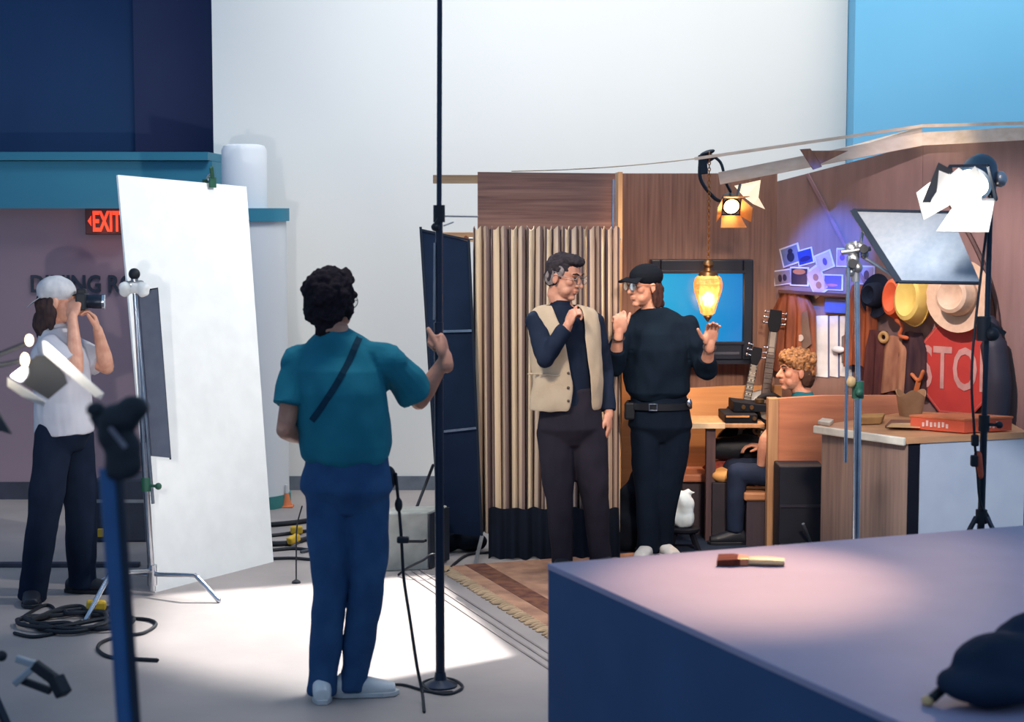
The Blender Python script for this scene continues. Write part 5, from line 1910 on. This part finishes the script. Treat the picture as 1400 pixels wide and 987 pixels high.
for q in (-1, 1):
    S.ell(hp_(-.045, .070 * q, -.03), (.036, .018, .055), HM)
hair_blob(pd, S, mat('nape_hair', (84, 60, 52), .8), .004, 40, .006, 9, 'nape_hair', 'darker short hair at the nape')
add_eyes(pd, J, .97)
for s in 'RL':
    shoe(pd, J['an' + s], J['toL'], M_DARKSHOE, M_DARKSHOE, .85)

# ---------------------------------------------------------------- photographer in the white cap
Y0 = 8.9
J = {}
J['hip'] = at(88, 590, Y0)
J['waist'] = at(86, 545, Y0)
J['chest'] = at(82, 497, Y0)
J['sh'] = at(77, 466, Y0)
J['nb'] = at(74, 448, Y0)
J['head'] = at(80, 412, Y0)
J['hlat'] = V((.45, -.89, 0))
J['slat'] = V((.35, -.93, 0))
J['HM'] = head_frame(J['head'], (.97, .12, -.02))
J['shR'], J['shL'] = at(68, 474, Y0 - .13), at(96, 474, Y0 + .14)
J['elR'], J['wrR'] = at(104, 505, Y0 - .20), at(99, 434, Y0 - .10)
J['elL'], J['wrL'] = at(146, 502, Y0 + .06), at(134, 452, Y0 + .0)
J['hpR'], J['hpL'] = at(74, 604, Y0 - .08), at(104, 604, Y0 + .08)
J['knR'], J['knL'] = at(60, 700, Y0 - .10), at(110, 700, Y0 + .10)
J['anR'], J['anL'] = at(44, 808, 8.83), at(112, 790, 9.04)
J['toR'], J['toL'] = V((.2, -.85, 0)).normalized(), V((.95, -.1, 0)).normalized()
camc = at(112, 412, Y0 - .02)
hands = [dict(wr=J['wrR'], d=V((.10, .35, .95)), palm=V((.3, .9, -.2)), thumb_side=V((-.9, 0, .2)), curl=(45, 60, 45), thumb=(.7, .4, -.5), s=.95),
         dict(wr=J['wrL'], d=V((-.25, -.05, .95)), palm=V((-.6, -.2, .7)), thumb_side=V((-.6, -.7, 0)), curl=(35, 45, 30), thumb=(.7, .55, -.3), s=.95)]
pe = build_person('person', 'photographer in white cap, pale T-shirt and dark trousers raising a camera', J, M_SKIN, hands, .95)
M_PALETEE = mat('pale_tee', (190, 188, 194), .85, c2=(178, 176, 184), scale=(6, 6, 6))
S = MB()
S.loft(torso(J, .018, 1, 8, (0, .014, .022, .024, .012, .006, 0, 0)), 26)
for s in 'RL':
    S.ell(J['sh' + s], (.068, .066, .062))
    S.tube([J['sh'].lerp(J['sh' + s], .8), J['nb'].lerp(J['sh' + s], .28) - UP * .01], [.052, .046], 14)
    sleeve(S, [J['sh' + s], J['sh' + s].lerp(J['el' + s], .5), J['sh' + s].lerp(J['el' + s], .8)], [.066, .068, .068])
S.tube([J['nb'] - UP * .02, J['nb'] + UP * .022], [.066, .058], 16, False)
child(pe, 'shirt', S, M_PALETEE, .007, 3, folds(.008, 9, .004, 22, .6, 31))
trousers(pe, J, mat('navy_trouser', (24, 34, 52), .9, c2=(20, 29, 46)), .096, .082, .072, 14, wide=.012)
hc, HM = J['head'], J['HM']
S = MB()
S.ell(hp_(-.012, 0, .056), (.102, .086, .076), HM)
S.tube([hp_(-.07, -.05, .03), hp_(-.09, 0, .03), hp_(-.07, .05, .03)], [.02, .022, .02], 10)
cpo = child(pe, 'cap', S, mat('white_cap', (206, 204, 204), .85, c2=(180, 178, 182), scale=(14, 14, 14)), .006, 3, folds(.003, 20))
S = MB()
fl_ = [(-.07, -.075, .03), (-.12, -.062, -.005), (-.155, -.03, -.035), (-.16, .03, -.035), (-.12, .062, -.005), (-.07, .075, .03)]
S.prism([hp_(*p) for p in fl_], HM @ V((.003, 0, .006)))
obj('cap_brim', S, MATS['white_cap'], cpo, smooth=True)
S = MB()
S.ell(hp_(-.05, 0, -.02), (.066, .084, .085), HM)
S.ell(hp_(-.072, 0, -.11), (.058, .078, .075), HM)
S.ell(hp_(-.065, 0, -.16), (.045, .065, .05), HM)
for q in (-1, 1):
    S.ell(hp_(-.03, .076 * q, -.06), (.032, .016, .09), HM)
hair_blob(pe, S, mat('long_brown_hair', (66, 50, 48), .8, c2=(46, 38, 42), scale=(60, 60, 16)), .007, 24, .006, 11)
add_eyes(pe, J, .95)
for s in 'RL':
    shoe(pe, J['an' + s], J['to' + s], M_DARKSHOE, M_DARKSHOE)
pcx = V((1, .12, -.02)).normalized()
ph_ = thing('photo_camera', 'black photo camera with a silver-rimmed lens held to the photographer\'s eye', 'camera', camc - UP * .04)
Mc = frame3(pcx, UP)
obj('body', MB().box(camc, (.05, .13, .085), Mc).box(camc + UP * .05, (.045, .05, .03), Mc), M_RUBBER, ph_, bevel=.006)
obj('lens', MB().lathe([(.034, .02), (.034, .05), (.036, .055), (.036, .10), (.034, .105)], camc, pcx, n=28), M_BLACKMET, ph_, smooth=True)
obj('lens_ring', MB().lathe([(.030, .10), (.038, .101), (.038, .114), (.030, .115)], camc, pcx, n=28), M_CHROME, ph_, smooth=True, label='silver lens rim')
obj('front_glass', MB().lathe([(.031, .108), (.02, .112), (.001, .113)], camc, pcx, n=24), mat('lens_glass', (30, 40, 60), .08), ph_, smooth=True)

# ================================================================ standing gear on the floor
# tall pole held by the man
PY = 7.23
pbz = onz(602, 938)
PY = pbz.y
tp = thing('floor_pole', 'tall black telescopic pole with a round foot, held upright by the man', 'pole', V((pbz.x, pbz.y, 0)))
X_ = pbz.x
top_z = at(604, -20, PY).z
zk = at(602, 292, PY).z
zg = at(600, 447, PY).z
M_POLE = mat('pole_black', (30, 42, 62), .35, .3)
obj('lower_tube', MB().cyl((X_, PY, .02), (X_ - .002, PY, zg + .02), .019), M_POLE, tp, smooth=True)
obj('middle_tube', MB().cyl((X_, PY, zg - .1), (X_ + .002, PY, zk), .015), M_POLE, tp, smooth=True)
obj('upper_tube', MB().cyl((X_ + .002, PY, zk), (X_ + .008, PY, top_z), .0105), M_POLE, tp, smooth=True)
obj('collar', MB().cyl((X_ + .002, PY, zk - .035), (X_ + .002, PY, zk + .035), .024).bar((X_, PY - .02, zk - .02), (X_ - .02, PY - .025, zk - .06), .02, .014).ell((X_ - .012, PY - .02, zk - .055), (.018, .016, .018)), M_RUBBER, tp, smooth=True)
obj('side_pin', MB().cyl((X_ + .02, PY, zk - .01), (X_ + .16, PY + .05, zk - .012), .004).cyl((X_ + .02, PY, zk - .05), (X_ + .06, PY + .02, zk - .035), .003), M_ALU, tp, smooth=True)
obj('bright_rail', MB().cyl((X_ - .020, PY - .008, zg + .03), (X_ - .016, PY - .008, zk - .12), .0045), mat('rail_grey', (170, 166, 168), .4, .5), tp, smooth=True)
obj('foot', MB().lathe([(.072, .0), (.072, .008), (.06, .014), (.028, .03), (.022, .06)], (X_, PY, 0), n=32), M_POLE, tp, smooth=True)
lp_ = smooth_path([onz(515, 941), onz(548, 938), onz(580, 946), onz(612, 951), onz(632, 942), onz(622, 932), onz(600, 929), onz(578, 936), onz(592, 948), onz(618, 948)], 8)
lp_ = [p + UP * .007 for p in lp_]
cbl = obj('cable', MB().tube(lp_, .006, 8), M_RUBBER, smooth=True)
tag(cbl, 'black cable looped around the round foot of the tall pole', 'cable')
# cable that hangs from the man's hip
g_ = [at(541, 648, 7.08), at(545, 690, 7.1), at(549, 740, 7.1), at(552, 790, 7.1), at(561, 850, 7.05), at(570, 910, 7.0), at(577, 945, 6.98), onz(580, 975) + UP * .006]
hcable = obj('cable', MB().tube(smooth_path(g_, 6), .0065, 8), M_RUBBER, smooth=True)
tag(hcable, "thin black cable hanging from the man's hip down to the floor", 'cable')
obj('inline_switch', MB().box(at(551, 738, 7.09), (.05, .03, .026)).ell(at(545, 690, 7.1), (.016, .016, .03)), M_RUBBER, hcable, bevel=.006)

# pale case on the floor behind him
kc0, kc1, kc2 = onz(535, 782), onz(585, 779), onz(606, 772)
zk_ = at(560, 703, kc0.y).z
kd = V((.10, .24, 0))
kc = thing('equipment_case', 'pale grey case with a dark side on the floor behind the man in teal', 'case', kc1)
obj('shell', MB().prism([V((kc0.x - .1, kc0.y, 0)), V((kc1.x, kc1.y, 0)), V((kc1.x, kc1.y, 0)) + kd, V((kc0.x - .1, kc0.y, 0)) + kd], (0, 0, zk_)), mat('case_grey', (176, 176, 166), .7), kc, bevel=.008)
obj('end_panel', MB().prism([V((kc1.x + .004, kc1.y - .002, .01)), V((kc1.x + .004, kc1.y, .01)) + kd, V((kc1.x + .004, kc1.y, zk_ - .01)) + kd, V((kc1.x + .004, kc1.y - .002, zk_ - .01))], (.008, -.002, 0)), mat('case_dark_side', (40, 48, 62), .6), kc)
obj('handle', MB().tube([kc0 + V((.09, -.004, zk_ * .55)), kc0 + V((.10, -.03, zk_ * .55)), kc0 + V((.18, -.03, zk_ * .55)), kc0 + V((.19, -.004, zk_ * .55))], .008, 8), M_RUBBER, kc, smooth=True)
# small pile of dark gear at the foot of the black flag
pg_c = onz(622, 757)
sbag = thing('sandbag', 'dark saddle sandbag with a red tag at the foot of the black flag', 'sandbag', pg_c)
S = MB()
S.ell(pg_c + V((-.05, .1, .06)), (.09, .10, .062)).ell(pg_c + V((.09, .1, .055)), (.10, .10, .055)).ell(pg_c + V((.02, .1, .09)), (.06, .06, .03))
obj('bag', S, M_BLACKMATTE, sbag, voxel=.01, iters=3, disp=folds(.012, 12))
obj('tag', MB().box(pg_c + V((.01, .03, .13)), (.05, .03, .03)), mat('red_tag', (205, 70, 58), .6), sbag, bevel=.004)
c3 = obj('cable', MB().tube([p + UP * .008 for p in smooth_path([onz(612, 784), onz(622, 772), onz(640, 760), onz(668, 757), onz(690, 752)], 6)], .008, 8), M_RUBBER, smooth=True)
tag(c3, 'black cable running under the black flag to the curtain skirting', 'cable')
c4 = obj('cable', MB().tube(smooth_path([onz(545, 788) + UP * .01, at(558, 776, 9.40), at(578, 766, 9.38) , at(594, 758, 9.40), onz(606, 783) + UP * .01], 6), .007, 8), M_RUBBER, smooth=True)
tag(c4, 'black cable arched in front of the pale grey case', 'cable')
sl = obj('cable', MB().tube(smooth_path([at(592, 636, 11.5), at(582, 662, 11.5), at(573, 685, 11.4), onz(566, 706) + UP * .01], 6), .010, 8), M_RUBBER, smooth=True)
tag(sl, 'black cable slanting down past the white wall to the floor', 'cable')

# cables and connectors on the floor between board and man
cabs = [
    ([(365, 721), (400, 718), (435, 713), (460, 712)], .016, 'thick black cable farthest back on the floor beside the white board'),
    ([(365, 735), (385, 733), (405, 730), (430, 727), (455, 724)], .011, 'black cable with a yellow connector behind the tangle by the white board'),
    ([(365, 747), (395, 746), (420, 740), (450, 735), (470, 733)], .016, 'thick black cable with a yellow connector nearer the white board foot'),
    ([(365, 755), (400, 752), (425, 754), (448, 752)], .010, 'black cable lying just in front of the thick ones by the white board'),
    ([(365, 766), (400, 765), (430, 767), (460, 765)], .009, 'thin straight black cable nearest the foot of the white board'),
]
cobs = []
for pts, r, lab in cabs:
    o = obj('cable', MB().tube([p + UP * r for p in smooth_path([onz(*p) for p in pts], 6)], r, 8), M_RUBBER, smooth=True)
    tag(o, lab, 'cable', 'cables on the floor beside the white board')
    cobs.append(o)
yc_ = onz(407, 731)
obj('connector', MB().bar(yc_ + V((-.045, 0, .03)), yc_ + V((.03, .01, .03)), .045, .045), M_YELLOW, cobs[1], bevel=.01, label='yellow connector')
yc2 = onz(402, 747)
obj('connector', MB().bar(yc2 + V((-.03, -.01, .03)), yc2 + V((.02, .05, .05)), .045, .045), M_YELLOW, cobs[2], bevel=.01, label='yellow connector')
tw_ = obj('cable', MB().tube([p + UP * .012 for p in smooth_path([onz(398, 752), onz(412, 741), onz(428, 737), onz(440, 742), onz(430, 752), onz(412, 757)], 8)], .009, 8), mat('grey_cable', (70, 72, 82), .6), smooth=True)
tag(tw_, 'grey cable curled over the yellow connector near the white board', 'cable', 'cables on the floor beside the white board')
# thin upright rod between board and man
rd = thing('wire_rod', 'thin dark upright wire rod on the floor between the board and the man', 'rod', onz(405, 798))
rb_ = onz(405, 797)
obj('wire', MB().tube(smooth_path([rb_ + UP * .012, at(405, 760, rb_.y), at(406, 720, rb_.y + .0), at(413, 692, rb_.y + .0)], 5), .004, 6), M_RUBBER, rd, smooth=True)
obj('foot', MB().lathe([(.025, 0), (.022, .01), (.006, .02)], rb_, n=16), M_RUBBER, rd, smooth=True)
# small orange cone
oc = onz(392, 693)
cn = thing('traffic_cone', 'tiny orange cone on the floor by the column foot', 'cone', oc)
obj('cone', MB().lathe([(.036, .012), (.012, .10), (.008, .102)], oc, n=18), mat('cone_orange', (226, 128, 80), .6), cn, smooth=True)
obj('base', MB().box(oc + UP * .006, (.09, .09, .012)), MATS['cone_orange'], cn, bevel=.003)
obj('white_tip', MB().lathe([(.014, .095), (.010, .15), (.006, .152)], oc, n=14), M_WHITESHOE, cn, smooth=True)

# coil of cable at the photographer's side
cc_ = onz(102, 853)
S = MB()
rr = random.Random(5)
pth = []
for i in range(66):
    a = i * .42
    rx, ry = .22 + .06 * math.sin(i * .7), .10 + .035 * math.cos(i * 1.1)
    pth.append(V((cc_.x + rx * math.cos(a) + rr.uniform(-.02, .02), cc_.y + ry * 1.7 * math.sin(a) + rr.uniform(-.02, .02), .012 + .018 * (i % 9) / 9 + .012 * (i / 66))))
S.tube(smooth_path(pth, 4), .011, 8)
cl_ = obj('cable_coil', S, M_RUBBER, smooth=True)
tag(cl_, 'tangled coil of black cable with a yellow plug by the chrome stand foot', 'cable')
yp = onz(131, 842)
obj('plug', MB().bar(yp + V((-.045, -.0, .055)), yp + V((.045, .03, .045)), .05, .05), M_YELLOW, cl_, bevel=.012, label='yellow plug')
for pts, lab in (([(150, 853), (178, 848), (205, 850), (213, 857), (195, 868), (165, 872), (140, 880), (134, 890), (148, 900), (178, 903), (215, 905)], 'black cable making a wide loop behind the dark blue upright'),
                 ([(20, 868), (45, 873), (75, 868), (92, 858), (110, 852)], 'black cable trailing from the coil towards the lamp stand'),
                 ([(28, 848), (55, 832), (68, 830), (74, 838), (60, 848), (42, 850)], 'thin black cable looped between the coil and the dark shoes')):
    o = obj('cable', MB().tube([p + UP * .009 for p in smooth_path([onz(*p) for p in pts], 7)], .0085, 8), M_RUBBER, smooth=True)
    tag(o, lab, 'cable', 'cables around the coil')
# dark cases far behind the photographer
dc = thing('equipment_case', 'dark equipment case behind the chrome stand with a yellow latch', 'case', onz(165, 742))
dcx = onz(165, 742)
obj('shell', MB().box((dcx.x + .05, dcx.y + .2, .19), (.42, .36, .38)), mat('case_navy', (46, 52, 70), .6), dc, bevel=.012)
obj('latch', MB().box((dcx.x - .12, dcx.y + .005, .06), (.035, .02, .05)), M_YELLOW, dc, bevel=.004)
obj('edge_strip', MB().box((dcx.x + .05, dcx.y + .017, .25), (.42, .006, .02)), M_ALU, dc)
tv_ = obj('floor_threshold', MB().bx(-4.2, onz(190, 776).x, onz(100, 776).y, onz(100, 776).y + .05, 0, .025), mat('dark_rubber_strip', (58, 60, 76), .7), bevel=.004)
tag(tv_, 'long dark strip lying across the floor behind the photographer', 'floor strip')

# ================================================================ rug
rz = .012
r0 = onz(612, 774, rz)
r1 = onz(756, 862, rz)
rdv = (r1 - r0)
rdn = rdv.normalized()
rpn = V((-rdn.y, rdn.x, 0))
if rpn.x < 0:
    rpn = -rpn
ra, rb2 = r0, r0 + rdn * 3.2
rug = thing('rug', 'brown rug with a pale fringe on the floor before the curtain', 'rug', V((r0.x, r0.y, 0)))
wid = 1.15
obj('pile', MB().prism([V((ra.x, ra.y, .002)), V((rb2.x, rb2.y, .002)), V((rb2.x, rb2.y, .002)) + rpn * wid, V((ra.x, ra.y, .002)) + rpn * wid], (0, 0, .010)), mat('rug_pile', (184, 140, 112), .95, c2=(148, 110, 92), scale=(7, 7, 7), bump=.5, bscale=150), rug)
obj('border', MB().prism([V((ra.x, ra.y, .0125)) + rpn * .10, V((rb2.x, rb2.y, .0125)) + rpn * .10, V((rb2.x, rb2.y, .0125)) + rpn * .22, V((ra.x, ra.y, .0125)) + rpn * .22], (0, 0, .0015)), mat('rug_border', (96, 62, 56), .95, c2=(132, 90, 68), scale=(16, 16, 16)), rug)
S = MB()
n_f = 80
for i in range(n_f):
    p = ra + rdn * (3.1 * (i + .5) / n_f)
    a = rr.uniform(-.35, .35)
    d = (-rpn * math.cos(a) + rdn * math.sin(a))
    S.tube([V((p.x, p.y, .010)), V((p.x, p.y, .008)) + d * .03, V((p.x, p.y, .005)) + d * .065], [.009, .012, .006], 6)
obj('fringe', S, mat('fringe_wool', (196, 166, 132), .95), rug, smooth=True)
gs_ = MB()
for k in range(3):
    off = -.16 - .05 * k
    gs_.bar(V((ra.x, ra.y, .003)) + rpn * off, V((rb2.x, rb2.y, .003)) + rpn * off, .012, .003)
gt = obj('floor_tape', gs_, mat('tape_grey', (140, 130, 126), .7))
tag(gt, 'three thin grey tape lines on the floor alongside the rug', 'floor tape')

# white cloth at the knee of the person in black
wcl = at(934, 697, 10.24)
S = MB()
S.ell(wcl + UP * .04, (.060, .05, .075)).ell(wcl - UP * .05, (.068, .055, .062)).ell(wcl - UP * .0, (.055, .05, .07)).tube([wcl + UP * .08, wcl + V((.035, 0, .11)), wcl + V((.065, 0, .105))], [.03, .022, .012], 10)
wb = obj('plastic_bag', S, mat('white_plastic', (225, 236, 240), .35, c2=(200, 218, 228), scale=(14, 14, 14)), voxel=.007, iters=4, disp=folds(.020, 11, .010, 26))
tag(wb, 'crumpled white plastic bag on a dark stool beside the legs of the person in black', 'bag')
wz = wcl.z - .10
stl = thing('stool', 'low dark stool holding the white plastic bag', 'stool', V((wcl.x, wcl.y, 0)))
obj('seat', MB().lathe([(.09, wz - .03), (.10, wz - .02), (.10, wz - .006), (.085, wz)], (wcl.x, wcl.y, 0), n=28), M_GEAR, stl, smooth=True)
for k in range(4):
    a = math.pi / 4 + k * math.pi / 2
    d = V((math.cos(a), math.sin(a), 0))
    obj('leg', MB().bar(V((wcl.x, wcl.y, wz - .03)) + d * .07, V((wcl.x, wcl.y, .0)) + d * .12, .022, .022), M_GEAR, stl)

# ================================================================ big grey-mauve box, brush and dark gear on it
bzh = .857
B0, B1, B2 = onz(748, 770, bzh), onz(1395, 718.5, bzh), onz(1175, 962, bzh)
e1, e2 = (B1 - B0).normalized(), (B2 - B0).normalized()
B1 = B0 + e1 * 2.3
B2 = B0 + e2 * 2.6
B3 = B1 + (B2 - B0)
pbx = thing('plywood_box', 'big mauve-grey painted platform box with a brush lying on top', 'box', V((B0.x, B0.y, 0)))
M_BOX = mat('platform_paint', (154, 146, 170), .55, c2=(147, 139, 163), scale=(3, 3, 3), bump=.03, bscale=40)
d0 = lambda p, z: V((p.x, p.y, z))
obj('top', MB().prism([d0(p, bzh - .02) for p in (B0, B1, B3, B2)], (0, 0, .02)), M_BOX, pbx, bevel=.003)
i1, i2 = e1 * .003, e2 * .003
obj('sides', MB().prism([d0(B0 + i1 + i2, 0), d0(B1 - i1 + i2, 0), d0(B3 - i1 - i2, 0), d0(B2 + i1 - i2, 0)], (0, 0, bzh - .0205)), mat('platform_side', (40, 76, 118), .6, c2=(36, 70, 110), scale=(3, 3, 3)), pbx)
# brush
br0, br1 = onz(981, 765, bzh + .012), onz(1074, 768, bzh + .012)
bd_ = (br1 - br0).normalized()
bs_ = V((-bd_.y, bd_.x, 0))
Lb = (br1 - br0).length
brs = thing('paint_brush', 'flat paint brush with a pale wooden handle lying on the big box', 'brush', V(((br0.x + br1.x) / 2, (br0.y + br1.y) / 2, bzh)))
q = lambda a, b, z: br0 + bd_ * (a * Lb) + bs_ * b + UP * z
obj('bristles', MB().rings([[q(0, -.055, -.010), q(0, .055, -.010), q(0, .055, .008), q(0, -.055, .008)], [q(.22, -.05, -.010), q(.22, .05, -.010), q(.22, .05, .012), q(.22, -.05, .012)], [q(.34, -.036, -.010), q(.34, .036, -.010), q(.34, .036, .012), q(.34, -.036, .012)]]), mat('bristle', (120, 62, 44), .8, c2=(86, 42, 34), scale=(4, 120, 60)), brs)
obj('ferrule', MB().rings([[q(.30, -.038, -.011), q(.30, .038, -.011), q(.30, .038, .013), q(.30, -.038, .013)], [q(.46, -.030, -.011), q(.46, .030, -.011), q(.46, .030, .012), q(.46, -.030, .012)]]), mat('copper_ferrule', (196, 140, 104), .4, .6), brs, bevel=.002)
obj('handle', MB().loft([(q(.45, 0, 0), .028, .011, bs_, UP), (q(.55, 0, .001), .030, .012, bs_, UP), (q(.72, 0, .002), .034, .012, bs_, UP), (q(.88, 0, .001), .030, .011, bs_, UP), (q(.985, 0, 0), .024, .010, bs_, UP)], 18, 2.4), mat('brush_handle', (244, 208, 150), .45), brs, smooth=True)
# dark out of focus gear at the near corner of the box
dg_ = thing('camera_bag', 'dark soft bag at the near end of the big box', 'bag', onz(1360, 950, bzh))
c_ = onz(1352, 955, bzh)
S = MB()
S.ell(c_ + V((.06, .0, .078)), (.15, .12, .075)).ell(c_ + V((-.02, -.05, .048)), (.12, .10, .045)).ell(c_ + V((.14, .08, .095)), (.12, .1, .09))
obj('pouch', S, mat('bag_blueblack', (32, 46, 66), .8), dg_, voxel=.01, iters=3, disp=folds(.01, 12))
tz_ = onz(1268, 958, bzh + .01)
obj('tan_tab', MB().ell(tz_, (.014, .02, .012)), mat('tan_tab', (236, 190, 130), .5), dg_, smooth=True, label='small tan tab')
obj('strap', MB().tube(smooth_path([tz_ + V((.01, .0, .005)), c_ + V((-.06, -.0, .06)), c_ + V((.06, -.02, .11)), c_ + V((.16, .02, .14))], 6), .012, 8), M_RUBBER, dg_, smooth=True)

# ================================================================ stand and lamp nearest the viewer
NY = 3.2
nb_ = V((at(168, 955, NY).x, NY, 0))
ntop = at(146, 640, NY)
ns = thing('equipment_stand', 'thick dark blue upright with a black clamp head, nearest to the viewer', 'stand', nb_)
M_NAVYPOLE = mat('navy_tube', (40, 84, 130), .35, .2, c2=(36, 76, 120))
dlow = V((at(170, 975, NY).x, NY, 0))
slope = (at(168, 955, NY) - ntop)
nlow = ntop + slope * ((ntop.z - .03) / -slope.z)
obj('tube', MB().cyl(nlow, ntop, .015), M_NAVYPOLE, ns, smooth=True)
obj('dark_tube', MB().cyl(nlow + V((.018, .010, 0)), ntop + V((.016, .010, .015)), .011), M_BLACKMET, ns, smooth=True)
S = MB()
hcx = at(165, 585, NY)
S.ell(at(162, 572, NY), (.042, .035, .028)).ell(at(182, 558, NY), (.030, .028, .024)).ell(at(152, 592, NY), (.028, .028, .035)).ell(at(172, 612, NY), (.030, .028, .035)).ell(at(178, 634, NY), (.024, .024, .028)).cyl(at(160, 655, NY), at(163, 570, NY), .024)
obj('clamp_head', S, M_RUBBER, ns, voxel=.008, iters=2)
obj('knob', MB().cyl(at(145, 590, NY), at(130, 566, NY), .013).ell(at(131, 560, NY), (.018, .018, .014)), M_RUBBER, ns, smooth=True)
obj('lever', MB().bar(at(150, 584, NY - .04), at(172, 612, NY - .04), .014, .008), mat('tan_lever', (120, 112, 120), .5), ns, bevel=.003)
for k, a in enumerate((75, 195, 315)):
    a = math.radians(a)
    d = V((math.cos(a), math.sin(a), 0))
    obj('leg', MB().bar(nlow + UP * .45 + d * .03, V((nlow.x, nlow.y, .012)) + d * .34, .025, .014), M_BLACKMET, ns)
# movie lamp at the edge of the picture
LY = 5.0
lb_ = V((at(-28, 700, LY).x, LY, 0))
l_top = at(0, 560, LY)
lst = thing('light_stand', 'lamp stand with chrome and black feet at the picture corner below the lit lamp', 'light stand', lb_)
tripod(lst, lb_, V((lb_.x, LY, l_top.z)), .62, .40, M_BLACKMET, .014, angs=(math.radians(330), math.radians(90), math.radians(210)))
# a bent foot assembly seen at the corner
fl0, fl1, fl2 = at(14, 900, 4.95), at(72, 925, 4.95), at(84, 953, 4.92)
obj('bent_foot', MB().bar(at(22, 900, 4.95), at(48, 908, 4.95), .02, .02).bar(at(20, 935, 4.95), at(46, 912, 4.95), .022, .02), M_ALU, lst, bevel=.003, label='bare metal part of the foot')
obj('bent_foot', MB().bar(at(46, 908, 4.95), at(76, 930, 4.95), .03, .03).bar(at(76, 926, 4.95), at(88, 950, 4.93), .04, .035).bar(at(30, 930, 4.97), at(70, 945, 4.95), .02, .02), M_RUBBER, lst, bevel=.004, label='black jointed part of the foot')
mlp = at(-28, 505, 4.85)
ml = thing('film_light', 'lit film lamp with wide open doors at the picture edge beside the photographer', 'film light', mlp)
mdir = V((.80, .58, -.10)).normalized()
film_light(ml, mlp, mdir, .075, .14, M_WHOT, M_BLACKMET, .10, (60, 60, 40, 30), M_DOOR, skip=(0, 2, 3))
obj('bulb', MB().ell(at(40, 465, 4.9), (.011, .011, .016)).ell(at(34, 492, 4.9), (.012, .011, .020)), mat('lamp_filament', (255, 235, 200), .3, emit=(255, 225, 180), strength=6), ml, smooth=True)
obj('bulb_holder', MB().cyl(mlp + V((.0, 0, .02)), at(40, 468, 4.92), .007).cyl(mlp, at(35, 492, 4.92), .007), M_RUBBER, ml, smooth=True)
M_HOTDOOR = mat('door_lit_white', (235, 235, 232), .35, .2)  # black doors coloured white as if blown out by the lamp
obj('upper_door', MB().prism([at(58, 466, 4.86), at(64, 468, 4.86), at(142, 538, 4.86), at(138, 546, 4.89), at(130, 543, 4.89), at(60, 484, 4.89)], (0, .004, 0)), M_HOTDOOR, ml, label='brightly lit upper lamp door')
obj('lower_door', MB().prism([at(10, 516, 4.86), at(62, 549, 4.86), at(60, 556, 4.89), at(30, 542, 4.89), at(10, 528, 4.89)], (0, .004, 0)), M_HOTDOOR, ml, label='brightly lit lower lamp door')
obj('door_shield', MB().prism([at(14, 514, 4.95), at(50, 486, 4.95), at(66, 486, 4.95), at(88, 512, 4.95), at(92, 524, 4.95), at(66, 546, 4.95)], (0, .005, 0)), M_RUBBER, ml)
obj('yoke', MB().tube(smooth_path([mlp + V((0, 0, -.09)), V((lb_.x, LY, l_top.z + .02))], 3), .014, 8), M_BLACKMET, ml, smooth=True)
spot('edge_lamp_beam', mlp + mdir * .10, at(100, 455, 8.7), 420, (1, .96, .9), 34, .6, .03)
point('edge_lamp_spill', at(46, 496, 4.74), 2.6, (1, .92, .82), .03)
